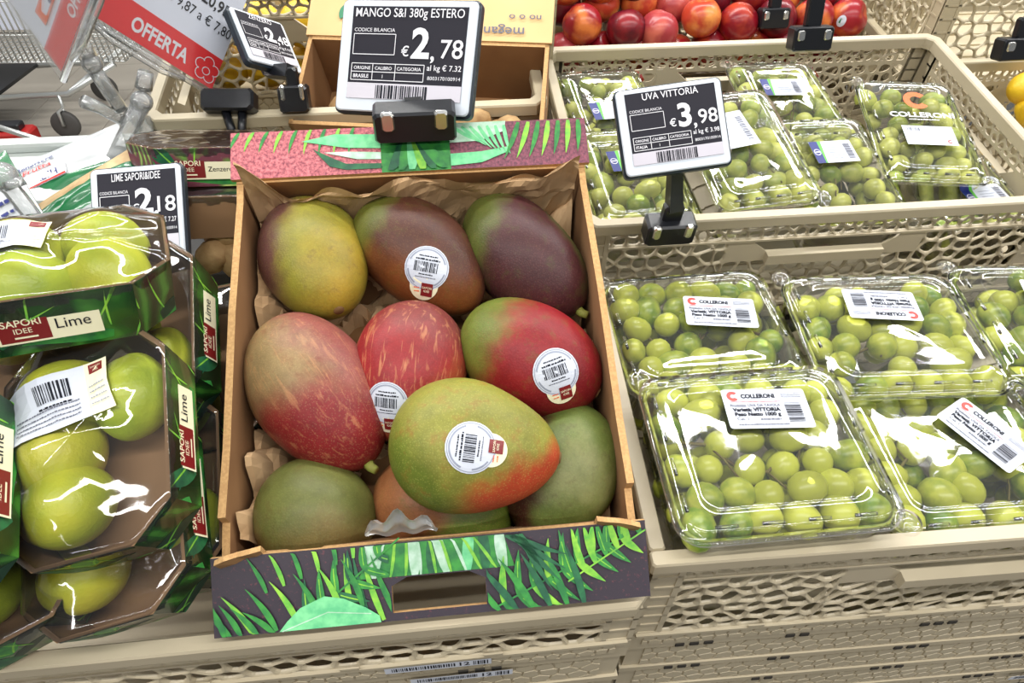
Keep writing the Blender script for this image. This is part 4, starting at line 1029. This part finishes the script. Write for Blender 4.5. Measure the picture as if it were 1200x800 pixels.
# loose black clamps without displays
def clamp(M, label, wid=.05, tall=.06):
    t = thing('sign_clamp', M, label, 'clamp', 'black sign clamps')
    MB().bbox(-wid/2, -.012, -.012, wid/2, .020, .014, M_['black'], .003).build('jaw', t)
    m = MB(); m.bbox(-wid*.20, .018, -.006, wid*.20, .018+tall, .008, M_['black'], .003); m.build('post', t)
    for s in (-1, 1): MB().bbox(s*wid*.33-wid*.09, .002, .012, s*wid*.33+wid*.09, .016, .0165, M_['chrome'], .002).build('spring_pin', t)
def upright(o, tilt=10): return Matrix.Translation(o) @ Matrix.Rotation(R(90-tilt), 4, 'X')
clamp(upright(at(948, 48, 1.19)), 'black clamp on back rim of upper grape crate', .058, .06)
clamp(upright(at(905, 24, 1.42)), 'smaller black clamp behind, on the nectarine crate rim', .05, .08)
clamp(upright(at(1192, 60, 1.42)), 'black clamp at right picture edge on far crate', .07, .03)
t = thing('sign_clamp', facing(at(268, 120, .955), (1,.0), (0,1)), 'black empty clamp on rim beside the clear sign holders', 'clamp', 'black sign clamps')
mb = MB(); mb.bbox(-.030, -.012, -.012, .032, .014, .012, M_['black'], .004); mb.build('jaw', t)
for s in (-1, 1): MB().tube([(s*.010+.006, -.010, 0), (s*.004+.012, -.044, .002)], .005, M_['black'], 6).build('prong', t)
MB().box(-.006, -.048, -.003, .024, -.040, .006, M_['black']).build('foot', t)

# ------------------------------------------------------------------ offer signs in clear holders
def offer(M, w, h, label, x_off=0):
    "M: frame at lower right corner of the sign; x runs to the right, so the sheet spans -w..0"
    t = thing('offer_sign', M, label, 'sign', 'offer signs in clear holders')
    mb = MB(); mb.box(-w, 0, -.0006, 0, h, 0, M_['signwhite']); sh = mb.build('sheet', t)
    a = Art(); a.rect(-w, 0, 0, h*.195, M_['signred']); a.build('red_band', sh, flat(), .0002)
    a = Art(); Wt = M_['ink_w']; K = M_['ink_k']
    a.text('OFFERTA', -w*.63, h*.05, h*.115, Wt, 'L', .03, w*.40)
    fx, fy, fr_ = -w*.085, h*.090, h*.036
    a.arc(fx, fy-.3*fr_, fr_*.55, fr_*.68, 0, 360, Wt)
    for k in range(5):
        an = 90+72*k; cx, cy = fx+fr_*1.25*math.cos(R(an)), fy+fr_*1.25*math.sin(R(an)); a.arc(cx, cy, fr_*.80, fr_*.93, an-105, an+105, Wt, 14)
    a.build('band_text', sh, flat(), .0005)
    a = Art(); a.text('-20,95%', -w*.015, h*.435, h*.10, K, 'R', .02, w*.30); a.text('da € 9,87 a € 7,80', -w*.015, h*.325, h*.085, K, 'R', .0, w*.58)
    a.text('77', -w*.02, h*.60, h*.26, M_['signred'], 'R', .04); a.text('7,', -w*.24, h*.60, h*.36, M_['signred'], 'R', .04); a.text('€', -w*.5, h*.60, h*.18, M_['signred'], 'R', .02)
    a.build('price_text', sh, flat(), .0005)
    a = Art(); a.rect(-w*.86, h*.24, -w*.64, h*.36, M_['ink_orange']); a.poly([(-w*.80,h*.26),(-w*.70,h*.26),(-w*.68,h*.32),(-w*.74,h*.34),(-w*.81,h*.31)], M_['signwhite']); a.disc(-w*.695, h*.275, h*.016, M_['ink_navy'], 2, 14); a.build('card_badge', sh, flat(), .0005)
    e = .006; mb = MB(); mb.bbox(-w-e, -e, .0018, e, h+e, .0030, M_['pane'], .001); mb.build('front_pane', t)
    mb = MB(); mb.bbox(-w-e, -e, -.0034, e, h+e, -.0022, M_['pane'], .001); mb.build('back_pane', t)
    mb = MB(); mb.tube([(-w-e, -e, 0), (e, -e, 0)], .0034, M_['acryl'], 8); mb.tube([(-w*.85, -e*1.2, 0), (-w*.7, -e*2.2, 0), (-w*.35, -e*2.2, 0), (-w*.2, -e*1.2, 0)], .003, M_['acryl'], 8); mb.build('bottom_channel', t)
    return t
o_ = at(248, 105, .985); offer(frame3(o_, o_*2-at(80, 0, .938), at(288, 0, 1.03)), .165, .200, 'red and white offer sign in tilted clear holder over the limes')
o_ = at(72, 84, .90); offer(frame3(o_, at(98, 15, .85), at(10, 0, .953)) @ Matrix.Translation((.165, 0, 0)), .165, .150, 'second offer sign at top left corner, seen sideways in its clear holder')
def arms(pts_list, balls, label):
    o = pts_list[0][0][-1]; M = Matrix.Translation(at(*o)); Mi = M.inverted()
    t = thing('sign_holder_arm', M, label, 'sign holder', 'clear sign holder arms')
    for pts, r, nm in pts_list: MB().tube([Mi @ at(*p) for p in pts], r, M_['acryl'], 10).build(nm, t)
    for p, r in balls:
        m = ellipsoid(r, r, r, M_['acryl'], 16, 10, 0, 0); MB().add(m.v, m.f, M_['acryl'], True, Matrix.Translation(Mi @ at(*p))).build('ball_joint', t)
arms([([(166,120,0.952), (152,150,0.964), (132,188,0.988), (124,205,1.000)], [0.0103,0.0092,0.0092,0.0103], 'shaft'), ([(171,84,0.946), (168,104,0.952)], [0.0080,0.0092], 'socket'), ([(132,192,0.976), (158,190,0.964), (180,178,0.952)], [0.0069,0.0069,0.0092], 'lower_lever'), ([(150,132,0.976), (168,142,0.988), (172,160,1.000), (160,168,1.011)], [0.0069,0.0115,0.0115,0.0069], 'clamp_jaw')], [((166,119,0.952), .012)], 'clear jointed plastic arm clamped to crate, holding the tilted offer sign')
arms([([(111,82,0.952), (124,102,0.964), (142,128,0.976)], [0.0080,0.0080,0.0080], 'shaft'), ([(92,45,0.940), (104,66,0.952)], [0.0092,0.0092], 'socket'), ([(98,119,0.952), (116,126,0.964), (142,140,0.976)], [0.0075,0.0069,0.0069], 'lever')], [((108,75,0.952), .011)], 'clear jointed plastic arm holding the second offer sign')
arms([([(0,205,.80), (14,222,.80), (32,245,.80), (48,268,.80)], [.012,.008,.008,.008], 'shaft'), ([(14,210,.795), (20,220,.795)], [.009,.009], 'collar')], [((3,207,.80), .013)], 'clear plastic arm end at left edge beside the bagged produce')

# ------------------------------------------------------------------ bagged produce at left edge
BAGW = mat('bag_white', hexc((200,202,204)), .32, hexc((178,184,186)), 18, coat=.5); BAGG = mat('bag_green', hexc((24,116,66)), .3, hexc((16,92,50)), 20, coat=.5); BAGB = mat('bag_contents', hexc((200,172,126)), .5, hexc((168,136,92)), 60)
def bag(M, w, h, th, bands, label, arts=None, seed=1):
    "pillow bag; bands: list of (v0, v1, material) over its length"
    def fn(sg):
        def f(u, v):
            e = (math.sin(math.pi*u)*math.sin(math.pi*v)); n = noise.noise((u*4+seed, v*5, seed)); x = (u-.5)*w*(1+.03*n); y = (v-.5)*h
            return (x, y, sg*(th*e**.55*(1+.25*n)+.0004)+.003*noise.noise((u*14, v*14, seed+sg))*e)
        return f
    t = thing('produce_bag', M, label, 'bag', 'bagged produce')
    for v0, v1, m in bands:
        for sg, nm in ((1, 'bag_face'), (-1, 'bag_back')):
            mb = MB(); g = fn(sg); n = max(3, int((v1-v0)*28)); mb.grid(18, n, lambda u, v: g(u, v0+(v1-v0)*v), m); mb.build(nm, t)
    if arts:
        g = fn(1)
        arts.build('bag_print', t, lambda u, v, hh: (lambda p: (p[0], p[1], p[2]+hh))(g(u/w+.5, v/h+.5)), .0012, .0002)
    return t
a = Art(); a.rrect(-.030, .002, .022, .020, .004, M_['ink_w']); a.text('FRESH', -.004, .0065, .012, M_['ink_navy'], 'C', .01); a.rect(-.028, .0025, .020, .0048, M_['ink_red']); a.text('Frutta', -.01, .022, .011, M_['ink_red'], 'C', .01, .034); a.text('Benessere', -.012, .032, .009, M_['ink_navy'], 'C', .01, .045)
BAGC = clear('bag_clear', (.98,.98,.98), 1.2, .1, .25)
bag(facing(at(70, 222, 1.0), (.90,.44), (-.5,.8), .1, .25), .175, .104, .016, [(0, .10, BAGW), (.10, .26, BAGB), (.26, .52, BAGG), (.52, 1, BAGW)], 'white and green produce bag lying behind the lime packs', a, 3)
bag(facing(at(100, 246, .87), (.80,.55), (-.5,.8), .1, .25), .135, .07, .014, [(0, .38, BAGW), (.38, .78, BAGG), (.78, 1, BAGB)], 'second produce bag with green band between bag and lime display', None, 5)
a = Art()
for k in range(6): a.scribble(-.04, -.05+.011*k, .035, .006, M_['ink_navy'], k+3)
bag(facing(at(-8, 272, .85), (.75,.55), (-.6,.75), 0, .2), .10, .13, .016, [(0, .70, BAGW), (.70, 1, BAGG)], 'white bag with blue printed lines at the left picture edge', a, 7)

# ------------------------------------------------------------------ second row: crates, ginger carton, fruit
def crate_at(px, py, d, tilt, w, dd, h, label, left=True, mt='crate2', seed=31, yaw=0, skip=(), cell=.021):
    o = at(px, py, d); M = frame(o, tilt, yaw)
    if not left: M = M @ Matrix.Translation((-w, 0, 0))
    crate(down(M, h), w, dd, h, label, mt, seed, cell, 'beige crates of the back row', skip); return M
MG = crate_at(172, 138, .985, 12, .468, .36, .17, 'beige back-row crate with lattice front behind the limes and ginger packs', True, seed=41)
MLm = crate_at(180, -12, 1.13, 14, .525, .36, .19, 'beige back-row crate of lemons behind the ginger price display', True, seed=51)
MN = crate_at(640, 62, 1.30, 10, .60, .38, .17, 'beige back-row crate heaped with nectarines behind the upper grape crate', True, seed=61)
MK = crate_at(1120, -75, 1.62, 6, .60, .38, .26, 'tall beige crate at the back right of the nectarines', False, seed=71, cell=.022)
MR = crate_at(1128, -40, 1.42, 6, .60, .38, .22, 'tall beige crate at top right corner with solid grip plate', True, seed=81, cell=.024)
MY = MU @ Matrix.Translation((.645, -.01, -.04)); crate(down(MY, .16), .5, CD, .16, 'beige crate of lemons at right edge beside upper grape crate', 'crate2', 91, .021, 'beige crates of the back row')
# ginger carton: opening towards the viewer, pale top flap folded up
CA = mat('carton_pale', hexc((222,186,132)), .75, hexc((208,170,116)), 9)
o = at(362, 42, 1.02); MGC = facing(o, (250,-15), (8,100), -.06, .40); gw, gh, gd = .302, .135, .10
t = thing('ginger_carton', MGC, 'open brown carton of ginger with pale folded flap behind the mango display', 'box')
def quad(n, pts, th, nn, m, m2): mb = MB(); slab(mb, pts, th, nn, m, m2); return mb.build(n, t)
quad('side_panel', [(0,0,0),(0,-gh,0),(0,-gh,-gd),(0,0,-gd)], .005, (1,0,0), M_['cardin'], M_['corr'])
quad('side_panel', [(gw,0,0),(gw,-gh,0),(gw,-gh,-gd),(gw,0,-gd)], .005, (-1,0,0), M_['cardin'], M_['corr'])
quad('top_panel', [(0,0,0),(gw,0,0),(gw,0,-gd),(0,0,-gd)], .005, (0,-1,0), M_['cardin'], M_['corr'])
quad('bottom_panel', [(0,-gh,0),(gw,-gh,0),(gw,-gh,-gd),(0,-gh,-gd)], .005, (0,1,0), M_['card'], M_['corr'])
quad('back_panel', [(0,0,-gd),(gw,0,-gd),(gw,-gh,-gd),(0,-gh,-gd)], .005, (0,0,1), M_['cardin'], M_['corr'])
fl = quad('top_flap', [(-.003,0,.002),(gw+.003,0,.002),(gw+.003,.085,.018),(-.003,.085,.018)], .004, (0,0,-1), CA, M_['corr'])
a = Art(); gr = mat('carton_green_ink', hexc((60,130,96)), .7)
for k in range(3): a.arc(.052, .030, .010, .016, 120*k+10, 120*k+90, gr, 10)
a.text('megan', .245, .018, .018, M_['ink_g'], 'C', .01, .05, 180); a.text('no o o', .27, .036, .012, M_['ink_g'], 'C', .01, .04, 180)
a.build('flap_print', fl, flat(Matrix.Translation((0,0,.003)) @ Matrix.Rotation(R(10.7), 4, 'X')), .0012)
rnd = random.Random(4)
for k in range(7):
    ginger(MGC @ Matrix.Translation((.05+.035*k, -gh+.022+.006*(k % 2), -.03-.03*(k % 3))) @ Matrix.Rotation(rnd.uniform(0,3), 4, 'Z'), ['ginger root at left end inside the ginger carton', 'ginger root second from left in ginger carton', 'ginger root behind the display clamp in ginger carton', 'ginger root in middle of the ginger carton', 'knobbly ginger root right of display in ginger carton', 'pale ginger root second from right in ginger carton', 'ginger root at right end inside the ginger carton'][k], 20+k, 1.35)
# nectarines
NM = []
for i, (a_, b_) in enumerate([((130,16,30),(190,70,44)), ((150,26,36),(222,124,60)), ((92,14,30),(150,32,40)), ((186,66,44),(232,150,74)), ((164,56,62),(200,100,84))]):
    NM.append(mat('nectarine_skin_%d' % i, hexc(a_), .28, hexc(b_), 22, (.48,.66), sss=.05))
_nm = []
for i, m in enumerate(NM):
    vs, fs = [], []; nu, nv = 24, 16
    for j in range(nv+1):
        t_ = math.pi*j/nv
        for k in range(nu):
            p = 2*math.pi*k/nu; r = .034*(1-.07*math.exp(-(min(p, 2*math.pi-p)/.28)**2)*math.sin(t_)); dz = -.010*math.exp(-(t_/.35)**2)
            vs.append((r*math.sin(t_)*math.cos(p), r*math.sin(t_)*math.sin(p), r*.96*math.cos(t_)+dz))
    for j in range(nv):
        for k in range(nu): q = (k+1) % nu; fs.append((j*nu+k, (j+1)*nu+k, (j+1)*nu+q, j*nu+q))
    _nm.append((vs, fs, m, MB().add(vs, fs, m, True).mesh('nectarine')))
rnd = random.Random(12); n = 0
ORD = ['first', 'second', 'third', 'fourth', 'fifth', 'sixth', 'seventh', 'eighth']
def nect(M, i, stick, pos):
    global n
    vs, fs, m, me = _nm[i]; tint = ['deep red', 'orange-red', 'dark crimson', 'orange', 'pinkish'][i]
    la = '%s nectarine%s behind upper grapes, %s' % (tint, ' with white sticker' if stick else '', pos)
    if stick:
        t = thing('nectarine', M, la, 'nectarine', 'nectarines heaped in the back crate'); obj('fruit', me, t)
        mi = M.inverted(); bv = BVHTree.FromPolygons(vs, fs); d = (mi @ CAMPOS).normalized(); d = (d+Vector((rnd.uniform(-.5,.5), rnd.uniform(-.5,.5), rnd.uniform(-.5,.5)))).normalized()
        x = d.orthogonal().normalized(); y = d.cross(x)
        def fn(u, v, hh):
            l, nn, _, _ = bv.ray_cast(d*.1+x*u+y*v, -d); return tuple((l or d*.034)+d*hh)
        Art().disc(0, 0, .010, M_['white'], 3, 18, .75).rect(-.004, -.003, .004, .0005, M_['ink_dgreen']).build('sticker', t, fn, .0006)
    else:
        tag(obj('nectarine', me, None, M), la, 'nectarine', 'nectarines heaped in the back crate')
for lay, (ny, z, y0) in enumerate(((3, -.030, .045), (4, .020, .045), (3, .066, .10))):
    for j in range(ny):
        for i in range(8 if lay < 2 else 6):
            x = .04+.066*i+(.033 if (j+lay) % 2 else 0)+rnd.uniform(-.008,.008); y = y0+.066*j+rnd.uniform(-.008,.008)
            if lay == 0 and j > 0: continue
            if lay == 2 and rnd.random() < .25: continue
            nect(MN @ Matrix.Translation((x, y, z+rnd.uniform(-.008,.010)+.01*(j if lay < 2 else 0))) @ Matrix.Rotation(rnd.uniform(0,6.28), 4, (rnd.random()+.1, rnd.random(), rnd.random())), rnd.choice((0,0,1,1,2,2,3,4)), rnd.random() < .22, '%s from left, %s row, %s layer' % (ORD[i], ('front', 'second', 'third', 'back')[j], ('bottom', 'middle', 'top')[lay]))
# lemons
LEMM = mat('lemon_skin', hexc((228,190,40)), .4, hexc((214,170,30)), 30, (.35,.65), .2, 400)
lm = MB(); me0 = _lm[0]; lem = me0.copy(); lem.name = 'lemon'; lem.materials.clear(); lem.materials.append(LEMM); lem.materials.append(M_['scar'])
ORD = ['first', 'second', 'third', 'fourth', 'fifth', 'sixth', 'seventh', 'eighth']
for i in range(8):
    for l_ in range(2):
        o = obj('lemon', lem, None, MLm @ Matrix.Translation((.045+.062*i, .045, -.14+.062*l_)) @ Matrix.Rotation(rnd.uniform(0,6.28), 4, 'Z') @ Matrix.Diagonal((1.15,1.15,1.15,1)))
        tag(o, 'yellow lemon behind the back crate lattice, %s from left in %s row' % (ORD[i], ('bottom', 'top')[l_]), 'lemon', 'lemons behind the crate lattice')
for i, ((px, py), z, la) in enumerate((((1203, 104), -.03, 'front'), ((1222, 88), -.03, 'back'), ((1214, 132), -.05, 'lower'))):
    q = hit(px, py, MY, z); o = obj('lemon', lem, None, MY @ Matrix.Translation((q.x, q.y, z)) @ Matrix.Rotation(1.2*i, 4, 'Z') @ Matrix.Diagonal((.95,.95,.95,1)))
    tag(o, '%s yellow lemon in the crate at right picture edge' % la, 'lemon', 'lemons at right edge')
# ------------------------------------------------------------------ display stand, floor, shopping cart
ST = mat('stand_dark', hexc((58,56,54)), .6, hexc((46,44,42)), 6)
st = thing('display_stand', Matrix.Translation((0, .3, 0)), 'dark stepped stand carrying all the fruit crates', 'stand')
def step(x0, x1, y0, y1, z): MB().bbox(x0, y0-.3, .02, x1, y1-.3, z, ST, .006).build('step', st)
step(-.50, .135, .34, .80, .64); step(.15, .80, .40, .76, .44); step(.15, 1.3, .77, 1.24, .78); step(-.40, .14, .90, 1.24, .86); step(-.40, 1.5, 1.25, 1.95, .80)
TILE = mat('floor_tile', hexc((150,144,134)), .35, hexc((136,130,120)), 3, (.3,.7), .02); GROUT = mat('grout', hexc((104,100,94)), .9)
fl = MB().box(-7, -3, -.06, 5, 9, -.004, GROUT).build('floor'); tag(fl, 'grey tiled shop floor', None, None, 'structure')
tm = MB().bbox(.0015, .0015, -.006, .3985, .3985, 0, TILE, .002).mesh('tile')
for i in range(-13, 4):
    for j in range(2, 17):
        obj('tile', tm, fl, Matrix.Translation((i*.4, j*.4, 0)))

for n_, m_ in (('wall_back', (-7, 9, 0, 5, 9.1, 3.6)), ('wall_left', (-7.1, -3, 0, -7, 9, 3.6)), ('wall_right', (5, -3, 0, 5.1, 9, 3.6))):
    tag(MB().box(*m_, mat(n_+'_paint', hexc((205,203,198)), .8, hexc((198,196,190)), 3)).build(n_), 'pale painted shop wall beyond the aisle', None, None, 'structure')
# shopping cart in the aisle
CM_ = Matrix.Translation((-1.36, 3.34, 0)) @ Matrix.Rotation(R(-4), 4, 'Z')
ct = thing('shopping_cart', CM_, 'wire shopping cart standing in the aisle at top left', 'shopping cart')
SM = M_['steel']
def wires(nm, lines, r):
    m = MB()
    for p, q in lines: m.tube([p, q], r, SM, 4)
    o = m.build(nm, ct); o['kind'] = 'stuff'; return o
def cp(u, v, z):
    "basket: u along -1.05..0, v across 0..0.55, flaring upwards"
    k = .75+.25*(z-.34)/.5; return (-1.05*u if u else 0, (v-.5)*.56*k+.28, z)
L_ = []
for i in range(44): L_.append((cp(i/43, 0, .34), cp(i/43, 0, .86)))
for z in (.34, .46, .6, .74, .86): L_.append((cp(0, 0, z), cp(1, 0, z)))
wires('front_wire_panel', L_, .0035)
L_ = [(cp(i/43, 1, .34), cp(i/43, 1, .86)) for i in range(44)]+[(cp(0, 1, z), cp(1, 1, z)) for z in (.34, .46, .6, .74, .86)]
wires('back_wire_panel', L_, .0022)
L_ = [(cp(0, i/16, .34), cp(0, i/16, .86)) for i in range(17)]+[(cp(0, 0, z), cp(0, 1, z)) for z in (.34, .46, .6, .74, .86)]
wires('end_wire_panel', L_, .0022)
L_ = [(cp(i/43, 0, .34), cp(i/43, 1, .34)) for i in range(44)]+[(cp(0, i/6, .34), cp(1, i/6, .34)) for i in range(7)]
wires('floor_wire_panel', L_, .0022)
MB().box(-1.0, .47, .36, -.30, .476, .84, M_['signwhite']).build('white_back_panel', ct)
m = MB()
for y in (.06, .48): m.tube([(-.05, y, .33), (-.30, y, .20), (-1.05, y, .17)], .013, SM, 8)
m.tube([(-.30, .06, .20), (-.30, .48, .20)], .013, SM, 8); m.build('chassis', ct)
MB().box(-1.05, .08, .19, -.62, .46, .205, M_['black']).build('lower_shelf', ct)
RB = mat('caster_rubber', hexc((70,68,66)), .7)
for x, y in ((-.36, .05), (-.36, .50), (-1.0, .05), (-1.0, .50)):
    m = MB(); n = 20
    def ring(r, yy): return [(x+r*math.cos(2*math.pi*k/n), y+yy, .063+r*math.sin(2*math.pi*k/n)) for k in range(n)]
    m.loft([ring(.02, -.014), ring(.058, -.014), ring(.063, -.010), ring(.063, .010), ring(.058, .014), ring(.02, .014)], RB, True, True); w_ = m.build('caster_wheel', ct)
    m = MB(); m.tube([(x, y-.02, .063), (x, y-.02, .13), (x+.02, y, .145), (x+.02, y, .20)], .008, SM, 6); m.tube([(x, y+.02, .063), (x, y+.02, .13)], .008, SM, 6); m.build('caster_fork', w_)
tb = MB().tube([at(-30, 140, 2.6), at(40, 162, 2.5), at(112, 190, 2.4)], .008, SM, 8).build('bumper_rail'); tag(tb, 'thin grey metal rail crossing the aisle behind the bags', 'rail')
rc = MB(); rc.bbox(-.16, -.05, 0, .10, .05, .10, mat('red_plastic', hexc((160,30,28)), .4), .01); rc.bbox(-.12, -.03, .098, .06, .03, .13, M_['black'], .005)
q = hit(22, 176, Matrix(), 0); tag(rc.build('basket_base', None, Matrix.Translation((q.x, q.y, 0))), 'red plastic base on the floor under the cart at left edge', 'base')
# pale tray that carries the bagged produce
PT = mat('pale_tray', hexc((196,202,198)), .5, hexc((186,192,188)), 8)
tr_ = MB(); tr_.bbox(0, 0, -.02, .31, .10, 0, PT, .004); tr_.bbox(0, .085, -.001, .31, .10, .012, PT, .003)
q = at(-140, 246, 1.06); tag(tr_.build('pale_ledge', None, frame(q, 14)), 'pale grey ledge under the bagged produce at left', 'ledge')
